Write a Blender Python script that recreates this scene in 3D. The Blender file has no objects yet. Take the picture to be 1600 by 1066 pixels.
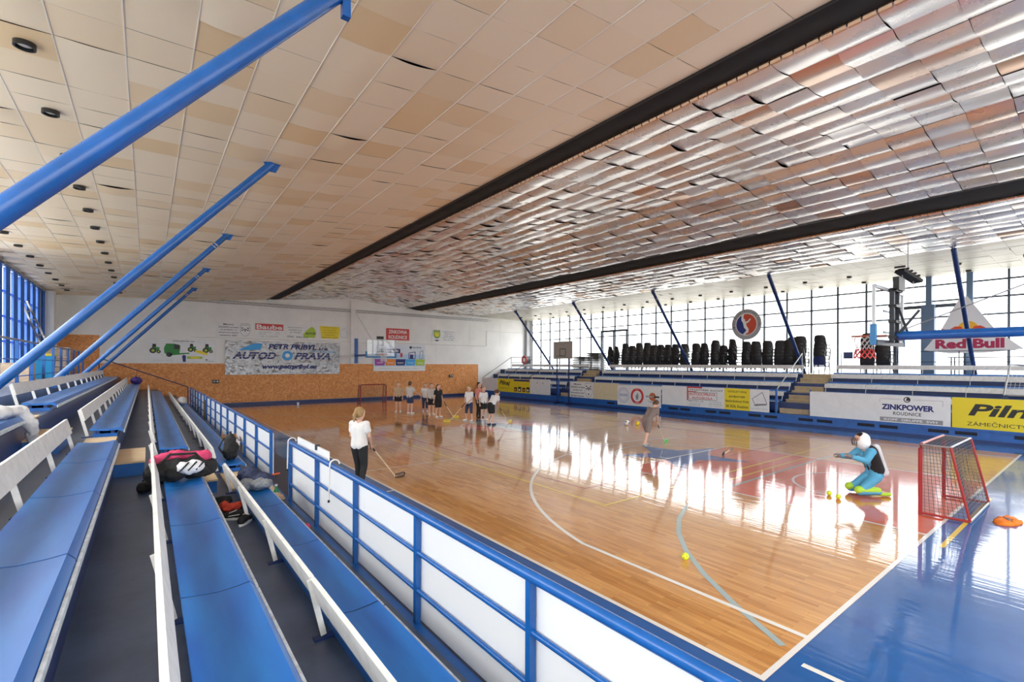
import bpy, bmesh, math, random
import numpy as np
from mathutils import Vector, Matrix
random.seed(7)
R = math.radians
S = bpy.context.scene
C = S.collection

# ---------------------------------------------------------------- camera, sky, exposure
cam_d = bpy.data.cameras.new('camera'); cam = bpy.data.objects.new('camera', cam_d); C.objects.link(cam)
F, Y0, YAW, CX, ROLL = 747.875, 569.678, 0.686405731, 842.56, -0.002827
cam_d.sensor_fit = 'HORIZONTAL'; cam_d.sensor_width = 36.0; cam_d.lens = 36.0 * F / 1600
cam_d.shift_x = -(CX - 800) / 1600; cam_d.shift_y = (Y0 - 533) / 1600
cam_d.clip_end = 300; cam_d.clip_start = 0.05
cam.matrix_world = Matrix.Translation((-3.71511, -1.76606, 2.45979)) @ Matrix.Rotation(-YAW, 4, 'Z') @ Matrix.Rotation(R(90), 4, 'X') @ Matrix.Rotation(-ROLL, 4, 'Z')
S.camera = cam
w = bpy.data.worlds.new('overcast_sky'); S.world = w; w.use_nodes = True
# standard overcast sky: the zenith three times as bright as the horizon, pale ground below it
wn_, wl_ = w.node_tree.nodes, w.node_tree.links; bg = wn_['Background']; bg.inputs['Strength'].default_value = 2.9
tc_ = wn_.new('ShaderNodeTexCoord'); sp_ = wn_.new('ShaderNodeSeparateXYZ'); rp_ = wn_.new('ShaderNodeValToRGB'); mr_ = wn_.new('ShaderNodeMapRange'); mr_.inputs['From Min'].default_value = -1
wl_.new(tc_.outputs['Generated'], sp_.inputs[0]); wl_.new(sp_.outputs['Z'], mr_.inputs['Value']); wl_.new(mr_.outputs['Result'], rp_.inputs['Fac']); wl_.new(rp_.outputs['Color'], bg.inputs['Color'])
e_ = rp_.color_ramp.elements; e_[0].position = .49; e_[0].color = (.24, .23, .21, 1); e_[1].position = 1.0; e_[1].color = (1.0, .985, .96, 1); q_ = e_.new(.505); q_.color = (.335, .333, .33, 1)
S.view_settings.view_transform = 'Standard'; S.view_settings.look = 'None'; S.view_settings.gamma = 1.0
S.view_settings.exposure = 2.38
S.view_settings.use_curve_mapping = False
S.cycles.max_bounces = 10; S.cycles.diffuse_bounces = 6; S.cycles.glossy_bounces = 5; S.cycles.transparent_max_bounces = 12
S.cycles.caustics_reflective = True; S.cycles.sample_clamp_indirect = 8.0
S.cycles.use_denoising = True

XL, XR, YN, YF = -7.5, 22.4, -6.0, 31.5         # hall walls
def portal(name, loc, rot, sx, sy):
    l = bpy.data.lights.new(name, 'AREA'); l.shape = 'RECTANGLE'; l.size = sx; l.size_y = sy
    l.cycles.is_portal = True
    o = bpy.data.objects.new(name, l); C.objects.link(o); o.location = loc; o.rotation_euler = rot
portal('window_portal', (XR - .02 + .2, 12.75, 4.2), (0, R(90), 0), 4.4, 37.4)
portal('window_portal', (7.45, YN - .15, 4.2), (R(-90), 0, 0), 29.0, 3.4)  # guides sampling through the added near-end glazing
portal('window_portal', (XL - .2, 12.75, 3.9), (0, R(-90), 0), 4.2, 37.4)

# ---------------------------------------------------------------- materials
MATS = {}
def nodes_of(m):
    return m.node_tree.nodes, m.node_tree.links
def mat(name, col, rough=.5, metal=0., var=0., scale=8., coat=0., bump=0., bscale=40., spec=.5, emit=0.):
    if name in MATS: return MATS[name]
    m = bpy.data.materials.new(name); m.use_nodes = True; N, L = nodes_of(m); b = N['Principled BSDF']
    b.inputs['Base Color'].default_value = (*col, 1); b.inputs['Roughness'].default_value = rough; b.inputs['Metallic'].default_value = metal
    b.inputs['Specular IOR Level'].default_value = spec
    if coat: b.inputs['Coat Weight'].default_value = coat; b.inputs['Coat Roughness'].default_value = .08
    tc = N.new('ShaderNodeTexCoord')
    if var:
        n = N.new('ShaderNodeTexNoise'); n.inputs['Scale'].default_value = scale; n.inputs['Detail'].default_value = 5; n.inputs['Roughness'].default_value = .65
        r = N.new('ShaderNodeValToRGB'); r.color_ramp.elements[0].position = .3; r.color_ramp.elements[1].position = .72
        r.color_ramp.elements[0].color = (*[max(0, c * (1 - var)) for c in col], 1); r.color_ramp.elements[1].color = (*[min(1, c * (1 + var * .6) + var * .02) for c in col], 1)
        L.new(tc.outputs['Object'], n.inputs['Vector']); L.new(n.outputs['Fac'], r.inputs['Fac']); L.new(r.outputs['Color'], b.inputs['Base Color'])
    if bump:
        n2 = N.new('ShaderNodeTexNoise'); n2.inputs['Scale'].default_value = bscale; n2.inputs['Detail'].default_value = 3
        bp = N.new('ShaderNodeBump'); bp.inputs['Strength'].default_value = bump; bp.inputs['Distance'].default_value = .02
        L.new(tc.outputs['Object'], n2.inputs['Vector']); L.new(n2.outputs['Fac'], bp.inputs['Height']); L.new(bp.outputs['Normal'], b.inputs['Normal'])
    MATS[name] = m
    return m

def wood_floor():
    m = bpy.data.materials.new('parquet'); m.use_nodes = True; N, L = nodes_of(m); b = N['Principled BSDF']
    tc = N.new('ShaderNodeTexCoord'); mp = N.new('ShaderNodeMapping'); mp.inputs['Rotation'].default_value = (0, 0, R(90))
    L.new(tc.outputs['Object'], mp.inputs['Vector'])
    br = N.new('ShaderNodeTexBrick'); br.offset = .37; br.inputs['Scale'].default_value = 1; br.inputs['Brick Width'].default_value = .55; br.inputs['Row Height'].default_value = .06
    br.inputs['Mortar Size'].default_value = .0008; br.inputs['Bias'].default_value = -.1
    br.inputs['Color1'].default_value = (.64, .32, .10, 1); br.inputs['Color2'].default_value = (.46, .19, .045, 1); br.inputs['Mortar'].default_value = (.2, .07, .02, 1)
    L.new(mp.outputs['Vector'], br.inputs['Vector'])
    mp2 = N.new('ShaderNodeMapping'); mp2.inputs['Scale'].default_value = (28, 2.2, 1); L.new(tc.outputs['Object'], mp2.inputs['Vector'])
    n = N.new('ShaderNodeTexNoise'); n.inputs['Scale'].default_value = 1.; n.inputs['Detail'].default_value = 6; L.new(mp2.outputs['Vector'], n.inputs['Vector'])
    mix = N.new('ShaderNodeMixRGB'); mix.blend_type = 'OVERLAY'; mix.inputs['Fac'].default_value = .45
    L.new(br.outputs['Color'], mix.inputs['Color1']); L.new(n.outputs['Fac'], mix.inputs['Color2'])
    L.new(mix.outputs['Color'], b.inputs['Base Color'])
    gloss(m, tc, b)
    return m
def gloss(m, tc, b):
    N, L = nodes_of(m)
    b.inputs['Roughness'].default_value = .38; b.inputs['Specular IOR Level'].default_value = .1; b.inputs['Coat Weight'].default_value = 1.0; b.inputs['Coat Roughness'].default_value = .05; b.inputs['Coat IOR'].default_value = 1.5
    mp = N.new('ShaderNodeMapping'); mp.inputs['Scale'].default_value = (14, .9, 1); L.new(tc.outputs['Object'], mp.inputs['Vector'])
    n = N.new('ShaderNodeTexNoise'); n.inputs['Scale'].default_value = 1.; n.inputs['Detail'].default_value = 2; L.new(mp.outputs['Vector'], n.inputs['Vector'])
    bp = N.new('ShaderNodeBump'); bp.inputs['Strength'].default_value = .08; bp.inputs['Distance'].default_value = .02
    L.new(n.outputs['Fac'], bp.inputs['Height']); L.new(bp.outputs['Normal'], b.inputs['Coat Normal'])
def paint_floor(name, col, var=.12):
    if name in MATS: return MATS[name]
    m = mat(name, col, .3, var=var, scale=3.)
    N, L = nodes_of(m); tc = [n for n in N if n.type == 'TEX_COORD'][0]
    gloss(m, tc, N['Principled BSDF']); return m

def osb_mat():
    m = bpy.data.materials.new('osb_board'); m.use_nodes = True; N, L = nodes_of(m); b = N['Principled BSDF']; b.inputs['Roughness'].default_value = .55
    tc = N.new('ShaderNodeTexCoord'); v = N.new('ShaderNodeTexVoronoi'); v.inputs['Scale'].default_value = 24; v.inputs['Randomness'].default_value = 1
    n = N.new('ShaderNodeTexNoise'); n.inputs['Scale'].default_value = 3; n.inputs['Detail'].default_value = 8
    mx = N.new('ShaderNodeMixRGB'); mx.inputs['Fac'].default_value = .3; L.new(tc.outputs['Object'], mx.inputs['Color1']); L.new(tc.outputs['Object'], n.inputs['Vector']); L.new(n.outputs['Color'], mx.inputs['Color2'])
    L.new(mx.outputs['Color'], v.inputs['Vector'])
    sp = N.new('ShaderNodeSeparateColor'); L.new(v.outputs['Color'], sp.inputs['Color'])
    r = N.new('ShaderNodeValToRGB'); r.color_ramp.elements[0].color = (.60, .21, .05, 1); r.color_ramp.elements[1].color = (.88, .42, .15, 1)
    e = r.color_ramp.elements.new(.5); e.color = (.74, .29, .08, 1)
    L.new(sp.outputs['Red'], r.inputs['Fac']); L.new(r.outputs['Color'], b.inputs['Base Color'])
    return m
def alu_panel(name, base, tint, rough, metal):
    m = bpy.data.materials.new(name); m.use_nodes = True; N, L = nodes_of(m); b = N['Principled BSDF']
    at = N.new('ShaderNodeAttribute'); at.attribute_name = 'tone'
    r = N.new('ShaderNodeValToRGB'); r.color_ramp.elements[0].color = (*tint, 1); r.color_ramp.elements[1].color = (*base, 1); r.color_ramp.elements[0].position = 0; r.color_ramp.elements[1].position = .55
    L.new(at.outputs['Fac'], r.inputs['Fac']); 
    tc = N.new('ShaderNodeTexCoord'); n = N.new('ShaderNodeTexNoise'); n.inputs['Scale'].default_value = 1.6; n.inputs['Detail'].default_value = 4
    L.new(tc.outputs['Object'], n.inputs['Vector'])
    mx = N.new('ShaderNodeMixRGB'); mx.blend_type = 'MULTIPLY'; mx.inputs['Fac'].default_value = .25
    L.new(r.outputs['Color'], mx.inputs['Color1']); L.new(n.outputs['Color'], mx.inputs['Color2']); L.new(r.outputs['Color'], b.inputs['Base Color'])
    mr = N.new('ShaderNodeMapRange'); mr.inputs['To Min'].default_value = rough - .07; mr.inputs['To Max'].default_value = rough + .07
    L.new(n.outputs['Fac'], mr.inputs['Value']); L.new(mr.outputs['Result'], b.inputs['Roughness'])
    b.inputs['Metallic'].default_value = metal
    return m
def glass_pane(name='window_glass', tint=(.97, .985, 1)):
    if name in MATS: return MATS[name]
    m = bpy.data.materials.new(name); m.use_nodes = True; N, L = nodes_of(m); N.remove(N['Principled BSDF'])
    t = N.new('ShaderNodeBsdfTransparent'); t.inputs['Color'].default_value = (*tint, 1)
    g = N.new('ShaderNodeBsdfGlossy'); g.inputs['Roughness'].default_value = .02
    mx = N.new('ShaderNodeMixShader'); mx.inputs['Fac'].default_value = .04; L.new(t.outputs[0], mx.inputs[1]); L.new(g.outputs[0], mx.inputs[2])
    L.new(mx.outputs[0], N['Material Output'].inputs['Surface']); MATS[name] = m
    return m

WHITE = mat('white_wall', (.86, .85, .82), .6, var=.06, scale=1.2)
WBOARD = mat('white_board', (.82, .83, .83), .4, var=.07, scale=2.5)
def scuffed():
    m = mat('scuffed_white_board', (.83, .84, .84), .4); N, L = nodes_of(m); b = N['Principled BSDF']; tc = [n for n in N if n.type == 'TEX_COORD'][0]
    n = N.new('ShaderNodeTexNoise'); n.inputs['Scale'].default_value = 9; n.inputs['Detail'].default_value = 7; n.inputs['Roughness'].default_value = .75; n.inputs['Distortion'].default_value = 1.5
    mp = N.new('ShaderNodeMapping'); mp.inputs['Scale'].default_value = (1, 1.3, .55); oi = N.new('ShaderNodeObjectInfo'); ad = N.new('ShaderNodeVectorMath'); ad.operation = 'ADD'
    L.new(tc.outputs['Object'], ad.inputs[0]); L.new(oi.outputs['Location'], ad.inputs[1]); L.new(ad.outputs[0], mp.inputs['Vector']); L.new(mp.outputs[0], n.inputs['Vector'])
    r = N.new('ShaderNodeValToRGB'); e = r.color_ramp.elements; e[0].position = .27; e[0].color = (.12, .12, .13, 1); e[1].position = .33; e[1].color = (.83, .84, .84, 1)
    L.new(n.outputs['Fac'], r.inputs['Fac']); L.new(r.outputs['Color'], b.inputs['Base Color']); return m
SCUFF = scuffed()
WPAINT = mat('white_paint_wood', (.74, .73, .70), .5, var=.16, scale=9)
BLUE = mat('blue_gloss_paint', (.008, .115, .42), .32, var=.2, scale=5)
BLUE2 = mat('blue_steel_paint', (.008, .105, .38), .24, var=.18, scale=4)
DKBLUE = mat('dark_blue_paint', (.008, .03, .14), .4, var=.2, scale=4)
SEAT = mat('blue_seat_laminate', (.012, .12, .50), .28, var=.22, scale=2.2)
LINO = mat('grey_blue_lino', (.062, .092, .165), .38, var=.42, scale=1.7)
BLACK = mat('black_plastic', (.010, .010, .011), .45)
BLACKF = mat('black_fabric', (.012, .012, .013), .85, var=.3, scale=20)
DARK = mat('dark_steel', (.03, .035, .045), .5)
STEEL = mat('galvanised_steel', (.42, .43, .44), .4, metal=.7)
BEIGE = mat('beige_step_wood', (.62, .47, .30), .6, var=.15, scale=4)
STONE = mat('sandy_step', (.46, .36, .22), .75, var=.2, scale=6)
YEL = mat('yellow_print', (.85, .68, .02), .45)
RED = mat('red_print', (.62, .05, .04), .45)
REDP = mat('red_steel_paint', (.36, .022, .02), .35)
NAVY = mat('navy_print', (.012, .02, .16), .45)
BLK = mat('black_print', (.015, .015, .016), .45)
GREY = mat('grey_print', (.30, .30, .31), .5)
SKYB = mat('sky_blue_print', (.05, .38, .80), .45)
PALEP = mat('white_print', (.84, .84, .83), .45)
CREAM = mat('cream_board', (.72, .64, .42), .5, var=.08)
GREEN = mat('green_print', (.03, .25, .05), .5)
LGREEN = mat('lime_print', (.42, .60, .05), .5)
ORANGE = mat('orange_print', (.85, .27, .03), .5)
PURPLE = mat('purple_print', (.38, .05, .38), .5)
MAROON = mat('maroon_print', (.42, .02, .09), .5)
SILVER = mat('silver_tarp', (.33, .335, .345), .30, metal=.8, bump=1., bscale=2.6)
[n for n in SILVER.node_tree.nodes if n.type == 'BUMP'][0].inputs['Distance'].default_value = .12
SKIN = mat('skin', (.66, .40, .29), .55)
NETW = mat('white_net_cord', (.75, .75, .73), .7)
NETD = mat('dark_net_cord', (.10, .10, .11), .7)
GLASS = glass_pane()
OSB = osb_mat(); WOOD = wood_floor()
BORDER = paint_floor('blue_floor_paint', (.009, .10, .34)); KEYRED = paint_floor('red_floor_paint', (.66, .12, .05)); LOGOBLUE = paint_floor('logo_blue_floor_paint', (.012, .08, .36))
LWHITE = paint_floor('white_line_paint', (.78, .76, .72), .04); LYEL = paint_floor('yellow_line_paint', (.80, .55, .06), .04); LRED = paint_floor('red_line_paint', (.36, .03, .02), .04); LPALE = paint_floor('pale_blue_line_paint', (.34, .43, .43), .04)

TMP = bpy.data.scenes.new('scratch')
def bake(o):
    # evaluate one object (text outline or remeshed body) away from the rest of the scene
    TMP.collection.objects.link(o)
    with bpy.context.temp_override(scene=TMP, view_layer=TMP.view_layers[0]):
        dg = bpy.context.evaluated_depsgraph_get(); dg.update(); me = bpy.data.meshes.new_from_object(o.evaluated_get(dg))
    bpy.data.objects.remove(o); return me
# ---------------------------------------------------------------- mesh helpers
class MB:
    def __init__(s): s.v = []; s.f = []; s.m = []; s.mats = []
    def mi(s, m):
        if m not in s.mats: s.mats.append(m)
        return s.mats.index(m)
    def add(s, vs, fs, m):
        o = len(s.v); s.v += [tuple(v) for v in vs]; k = s.mi(m)
        for f in fs: s.f.append(tuple(i + o for i in f)); s.m.append(k)
        return s
    def box(s, x0, x1, y0, y1, z0, z1, m):
        return s.add([(x0,y0,z0),(x1,y0,z0),(x1,y1,z0),(x0,y1,z0),(x0,y0,z1),(x1,y0,z1),(x1,y1,z1),(x0,y1,z1)],
                     [(0,3,2,1),(4,5,6,7),(0,1,5,4),(1,2,6,5),(2,3,7,6),(3,0,4,7)], m)
    def bar(s, a, b, w, h, m, up=(0,0,1)):
        a = Vector(a); b = Vector(b); d = (b - a).normalized(); u = Vector(up)
        if abs(d.dot(u)) > .99: u = Vector((1,0,0))
        x = d.cross(u).normalized() * w / 2; y = x.cross(d).normalized() * h / 2
        vs = [a - x - y, a + x - y, a + x + y, a - x + y, b - x - y, b + x - y, b + x + y, b - x + y]
        return s.add(vs, [(0,1,2,3),(7,6,5,4),(0,4,5,1),(1,5,6,2),(2,6,7,3),(3,7,4,0)], m)
    def tube(s, pts, r, m, n=10, cap=True):
        pts = [Vector(p) for p in pts]; rs = r if isinstance(r, (list, tuple)) else [r] * len(pts)
        vs = []; fs = []; ref = None
        for i, p in enumerate(pts):
            d = (pts[min(i + 1, len(pts) - 1)] - pts[max(i - 1, 0)])
            d = d.normalized() if d.length > 1e-9 else Vector((0,0,1))
            if ref is None or abs(ref.dot(d)) > .98: ref = Vector((0,0,1)) if abs(d.z) < .9 else Vector((1,0,0))
            x = d.cross(ref).normalized(); y = x.cross(d).normalized(); ref = y
            for k in range(n):
                t = 2 * math.pi * k / n; vs.append(p + (x * math.cos(t) + y * math.sin(t)) * rs[i])
        for i in range(len(pts) - 1):
            for k in range(n): fs.append((i*n+k, i*n+(k+1)%n, (i+1)*n+(k+1)%n, (i+1)*n+k))
        if cap: fs += [tuple(reversed(range(n))), tuple(range((len(pts)-1)*n, len(pts)*n))]
        return s.add(vs, fs, m)
    def sphere(s, c, r, m, n=12, k=8, sc=(1,1,1)):
        vs = [(c[0], c[1], c[2] - r * sc[2])]; fs = []
        for i in range(1, k):
            t = math.pi * i / k - math.pi / 2
            for j in range(n):
                a = 2 * math.pi * j / n; vs.append((c[0] + r*sc[0]*math.cos(t)*math.cos(a), c[1] + r*sc[1]*math.cos(t)*math.sin(a), c[2] + r*sc[2]*math.sin(t)))
        vs.append((c[0], c[1], c[2] + r * sc[2])); T = len(vs) - 1
        for j in range(n):
            fs.append((0, 1 + (j+1)%n, 1 + j)); fs.append((T, T - n + j, T - n + (j+1)%n))
        for i in range(k - 2):
            for j in range(n): fs.append((1+i*n+j, 1+i*n+(j+1)%n, 1+(i+1)*n+(j+1)%n, 1+(i+1)*n+j))
        return s.add(vs, fs, m)
    def disc(s, c, r, m, n=24, axis='z', h=.01):
        a = {'z': Vector((0,0,1)), 'x': Vector((1,0,0)), 'y': Vector((0,1,0))}[axis]
        return s.tube([Vector(c) - a*h/2, Vector(c) + a*h/2], r, m, n)
    def prism(s, poly, axis, a0, a1, m):
        # poly: 2D points; extruded along axis
        def P(p, a):
            return {'x': (a, p[0], p[1]), 'y': (p[0], a, p[1]), 'z': (p[0], p[1], a)}[axis]
        n = len(poly); vs = [P(p, a0) for p in poly] + [P(p, a1) for p in poly]
        fs = [tuple(range(n)), tuple(reversed(range(n, 2*n)))] + [(i, i+n, (i+1)%n+n, (i+1)%n) for i in range(n)]
        return s.add(vs, fs, m)
    def mesh(s, name, smooth=False):
        me = bpy.data.meshes.new(name); me.from_pydata(s.v, [], s.f)
        for m in s.mats: me.materials.append(m)
        me.polygons.foreach_set('material_index', s.m)
        bm = bmesh.new(); bm.from_mesh(me); bmesh.ops.recalc_face_normals(bm, faces=bm.faces); bm.to_mesh(me); bm.free()
        if smooth: me.polygons.foreach_set('use_smooth', [True] * len(me.polygons))
        me.update(); return me
    def build(s, name, parent=None, smooth=False):
        return link(name, s.mesh(name, smooth), parent)
def link(name, me, parent=None):
    o = bpy.data.objects.new(name, me); C.objects.link(o)
    if parent is not None: o.parent = parent
    return o
def tag(o, label=None, cat=None, group=None, kind=None):
    if label: o['label'] = label
    if cat: o['category'] = cat
    if group: o['group'] = group
    if kind: o['kind'] = kind
    return o
def empty(name, label=None, cat=None, group=None, kind=None, loc=(0,0,0), rz=0):
    o = bpy.data.objects.new(name, None); C.objects.link(o); o.location = loc; o.rotation_euler = (0,0,rz); o.empty_display_size = .2
    return tag(o, label, cat, group, kind)
def copy_tree(o, parent=None):
    c = o.copy(); C.objects.link(c)
    if parent is not None: c.parent = parent
    for ch in list(o.children): copy_tree(ch, c)
    return c
def smooth_by_angle(o, ang=40):
    me = o.data; me.polygons.foreach_set('use_smooth', [True]*len(me.polygons)); me.set_sharp_from_angle(angle=R(ang)); return o

# ================================================================ SETTING: floor and its painted marks
fl = MB().box(0, 15, 0, 28, -.1, 0, WOOD).build('floor'); tag(fl, 'glossy varnished parquet floor of the sports hall', kind='structure')
def fpoly(name, polys, m, z):
    b = MB()
    for p in polys:
        n = len(p); b.add([(x, y, z) for x, y in p], [tuple(range(n))], m)
    o = b.build(name, fl)
    bm = bmesh.new(); bm.from_mesh(o.data)
    for f in bm.faces:
        if f.normal.z < 0: f.normal_flip()
    bm.to_mesh(o.data); bm.free(); return o
def rect(x0, x1, y0, y1): return [(x0,y0),(x1,y0),(x1,y1),(x0,y1)]
def seg(x0, y0, x1, y1, w=.05):
    d = Vector((x1-x0, y1-y0)).normalized(); n = Vector((-d.y, d.x)) * w/2
    return [(x0-n.x,y0-n.y),(x1-n.x,y1-n.y),(x1+n.x,y1+n.y),(x0+n.x,y0+n.y)]
def path(pts, w=.05): 
    out = []
    P = [Vector(p) for p in pts]; N = []
    for i in range(len(P)):
        d = (P[min(i+1,len(P)-1)] - P[max(i-1,0)]).normalized(); N.append(Vector((-d.y, d.x)) * w/2)
    for i in range(len(P)-1):
        a, b = P[i], P[i+1]; out.append([tuple(a-N[i]), tuple(b-N[i+1]), tuple(b+N[i+1]), tuple(a+N[i])])
    return out
def arc(cx, cy, r, a0, a1, n=40): return [(cx + r*math.cos(R(a0+(a1-a0)*i/n)), cy + r*math.sin(R(a0+(a1-a0)*i/n))) for i in range(n+1)]
bd = MB()
for x0,x1,y0,y1 in ((-.97,0,YN,YF),(15,16.85,YN,YF),(0,15,YN,0),(0,15,28,YF)): bd.box(x0,x1,y0,y1,-.1,0,BORDER)
bd.build('painted_border', fl)
MB().box(-2.05,-.97,YN,YF,-.1,.0,mat('dark_floor_paint',(.02,.03,.07),.3,var=.3)).build('dark_margin', fl)
keys = fpoly('painted_key', [rect(5.05,9.95,.05,5.8)], KEYRED, .0010); fpoly('painted_key', [rect(5.05,9.95,22.2,27.95)], KEYRED, .0010)
fpoly('painted_star', [[(6.2,6.85),(6.75,5.8),(5.95,4.75),(7.3,5.2),(8.1,4.2),(8.15,5.45),(9.25,5.9),(8.1,6.35),(7.95,7.45),(7.2,6.6)]], LOGOBLUE, .0016)
fpoly('painted_star', [[(15-x,28-y) for x,y in [(6.2,6.85),(6.75,5.8),(5.95,4.75),(7.3,5.2),(8.1,4.2),(8.15,5.45),(9.25,5.9),(8.1,6.35),(7.95,7.45),(7.2,6.6)]]], LOGOBLUE, .0016)
fpoly('centre_circle', [arc(7.5,14,1.8,0,360,64)[:-1]], KEYRED, .0010)
fpoly('club_logo_ring', path([(5.9+.95*math.cos(R(a))*1.0 - .05*math.sin(R(a)), 16.3+1.35*math.sin(R(a))) for a in range(60, 330, 8)], .12), LOGOBLUE, .0014)
fpoly('club_logo_band', [[(7.5,17.6),(7.78,14.39),(8.3,12.5),(7.95,10.4),(7.28,10.3),(6.95,11.5),(7.0,12.95),(7.05,14.9)]], LOGOBLUE, .0016)
fpoly('club_logo_outline', [[(6.9,18.5),(7.3,15.1),(7.25,13.3),(7.15,11.2),(7.55,10.25),(7.2,10.15),(6.75,10.9),(6.85,13.1),(6.65,15.07)]], LPALE, .0022)
L = []
L += [rect(0,15,0,.05), rect(0,15,27.95,28), rect(0,.05,.05,27.95), rect(14.95,15,.05,27.95), rect(.05,14.95,13.975,14.025)]
fpoly('centre_circle_line', path(arc(7.5,14,1.8,0,360,64), .06), LWHITE, .0034)
for s in (1, -1):
    Q = lambda p: p if s == 1 else [(15-x, 28-y) for x, y in p]
    T = [(0.9,.05),(0.9,1.0),(0.92,2.95)] + [(7.5+6.72*math.sin(R(a)), 1.575+6.72*math.cos(R(a))) for a in range(-78, 79, 3)] + [(14.08,2.95),(14.1,1.0),(14.1,.05)]
    for q in path(T, .06) + [rect(5.02,5.08,.05,5.77), rect(9.92,9.98,.05,5.77), rect(5.02,9.98,5.77,5.83)] + path(arc(7.5,5.8,1.8,1.2,178.8,30), .05) + path(arc(7.5,1.575,1.25,0,180,24), .05): L.append(Q(q))
fpoly('white_court_lines', L, LWHITE, .0028)
L = path([(.25,-.12),(.6,-.75)],.05) + [rect(.42,.48,-1.3,-.1), rect(-.97,0,8.9,8.95), rect(-.97,0,7.2,7.25), rect(0,3,9.2,9.24)]
fpoly('white_side_ticks', L[1:], LWHITE, .0028)
fpoly('yellow_court_lines', [rect(2.44,2.5,4,24), rect(12.5,12.56,4,24), rect(2.44,12.56,3.94,4.0), rect(2.44,12.56,24,24.06), rect(5.0,10,3.55,3.6), rect(4.6,8.4,-.24,-.18)], LYEL, .0024)
fpoly('red_court_lines', [rect(2.97,3.03,5.03,22.97), rect(11.97,12.03,5.03,22.97), rect(2.97,12.03,4.97,5.03), rect(2.97,12.03,22.97,23.03), rect(3.03,11.97,10.97,11.03), rect(3.03,11.97,16.97,17.03)], LRED, .0020)
lb = [(.6,.12),(.95,.75),(1.35,1.35),(1.81,1.9),(2.3,2.35),(2.85,2.72),(3.5,3.02),(4.2,3.2),(5.0,3.27),(10.0,3.27),(10.8,3.2),(11.5,3.02),(12.15,2.72),(12.7,2.35),(13.19,1.9),(13.65,1.35),(14.05,.75),(14.4,.12)]
fpoly('pale_blue_court_line', path(lb, .07), LPALE, .0026)

# ================================================================ SETTING: walls
FRAME = mat('window_frame_steel', (.05, .065, .085), .45)
wf = MB().box(XL-.2, XR+.4, YF, YF+.2, -.1, 7.4, WHITE).build('wall_far'); tag(wf, 'white gable wall above orange chipboard panelling', kind='structure')
xs = [-2.05] + [x for x in np.arange(0., 17.0, 2.5)] + [17.1]
for i in range(len(xs)-1): MB().box(xs[i]+.004, xs[i+1]-.004, YF-.03, YF, .16, 2.46, OSB).build('chipboard_panel', wf)
xs = [-7.45,-5.6,-4.2,-2.06]
for i in range(3): MB().box(xs[i]+.004, xs[i+1]-.004, YF-.03, YF, .3, 3.9 if i == 0 else 2.46, OSB).build('chipboard_panel', wf)
MB().box(-2.05,17.1,YF-.035,YF,0,.15,mat('navy_skirting',(.012,.018,.10),.4)).build('skirting_board', wf)
for x0 in np.arange(-7.3, 22, 2.95):
    MB().box(x0+.006, x0+2.944, YF-.012, YF, 2.5 if -5.5 < x0 < 16 else 3.95, 3.92 if -5.5 < x0 < 16 else 4.0, WHITE).build('wall_panel', wf)
    MB().box(x0+.006, x0+2.944, YF-.012, YF, 4.02, 5.75, WHITE).build('wall_panel', wf)
MB().box(6.95,7.25,YF-.14,YF,2.5,6.75,WHITE).build('wall_column', wf)
b = MB(); b.tube([(-1.8,YF-.05,3.97),(17.9,YF-.05,3.97),(17.9,YF-.05,5.2),(21.9,YF-.05,5.2)], .025, WHITE, 8); b.build('conduit_pipe', wf)
b = MB(); 
for z in (5.98, 6.12): b.tube([(-3,YF-.12,z),(18,YF-.12,z)], .018, STEEL, 6)
for x in np.arange(-3,18,.35): b.tube([(x,YF-.12,5.98),(x+.17,YF-.12,6.12),(x+.35,YF-.12,5.98)], .01, STEEL, 5)
b.build('cable_ladder', wf)
wn = MB().box(XL-.2, XR+.4, YN-.2, YN, -.1, 2.5, WHITE).box(XL-.2, XR+.4, YN-.2, YN, 5.7, 7.4, WHITE).build('wall_near'); tag(wn, 'white end wall behind the viewer with glazing added for fill light', kind='structure')  # unseen end wall; its glazing is added to let in fill light
for k in range(25):
    x = XL + 1.196*k + .06; MB().box(x-.025,x+.025,YN-.15,YN-.05,2.5,5.7,FRAME).build('mullion', wn)
    if k < 24: MB().box(x+.03,x+1.165,YN-.104,YN-.096,2.5,5.7,GLASS).build('pane', wn)
MB().box(XL,XR,YN-.13,YN-.07,4.07,4.13,FRAME).build('transom', wn)

# window wall (both long sides)
FRAMEB = mat('blue_window_frame', (.03, .10, .30), .4)
def window_wall(name, label, x, y_first, zb, zt, bays, inward, fm, zrows):
    root = empty(name, label, kind='structure')
    MB().box(x-.1, x+.1, YN-.2, YF+.2, -.1, zb, WHITE).build('parapet', root)
    MB().box(x-.1, x+.1, YN-.2, YF+.2, zt, 7.4, WHITE).build('lintel', root)
    ys = [y_first + 1.2*k for k in range(bays+1)]
    wide = []
    for k, y in enumerate(ys):
        MB().box(x-.05, x+.05, y-.04, y+.04, zb, zt, fm).build('mullion', root)
    for z in zrows:
        MB().box(x-.03, x+.03, ys[0], ys[-1], z-.035, z+.035, fm).build('transom', root)
    rows = [zb] + list(zrows) + [zt]
    pmesh = {}
    for k in range(bays):
        for j in range(len(rows)-1):
            h = rows[j+1]-rows[j]
            if j not in pmesh: pmesh[j] = MB().box(-.004,.004,-.575,.575,-h/2+.02,h/2-.02,GLASS).mesh('pane')
            o = link('pane', pmesh[j], root); o.location = (x, (ys[k]+ys[k+1])/2, (rows[j]+rows[j+1])/2)
    MB().box(x-.1, x+.1, YN-.2, ys[0]-.02, zb, zt, WHITE).build('end_pier', root)
    MB().box(x-.1, x+.1, ys[-1]+.02, YF+.2, zb, zt, WHITE).build('end_pier', root)
    return root
yR0 = 1.08 - 1.2*5
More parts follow.
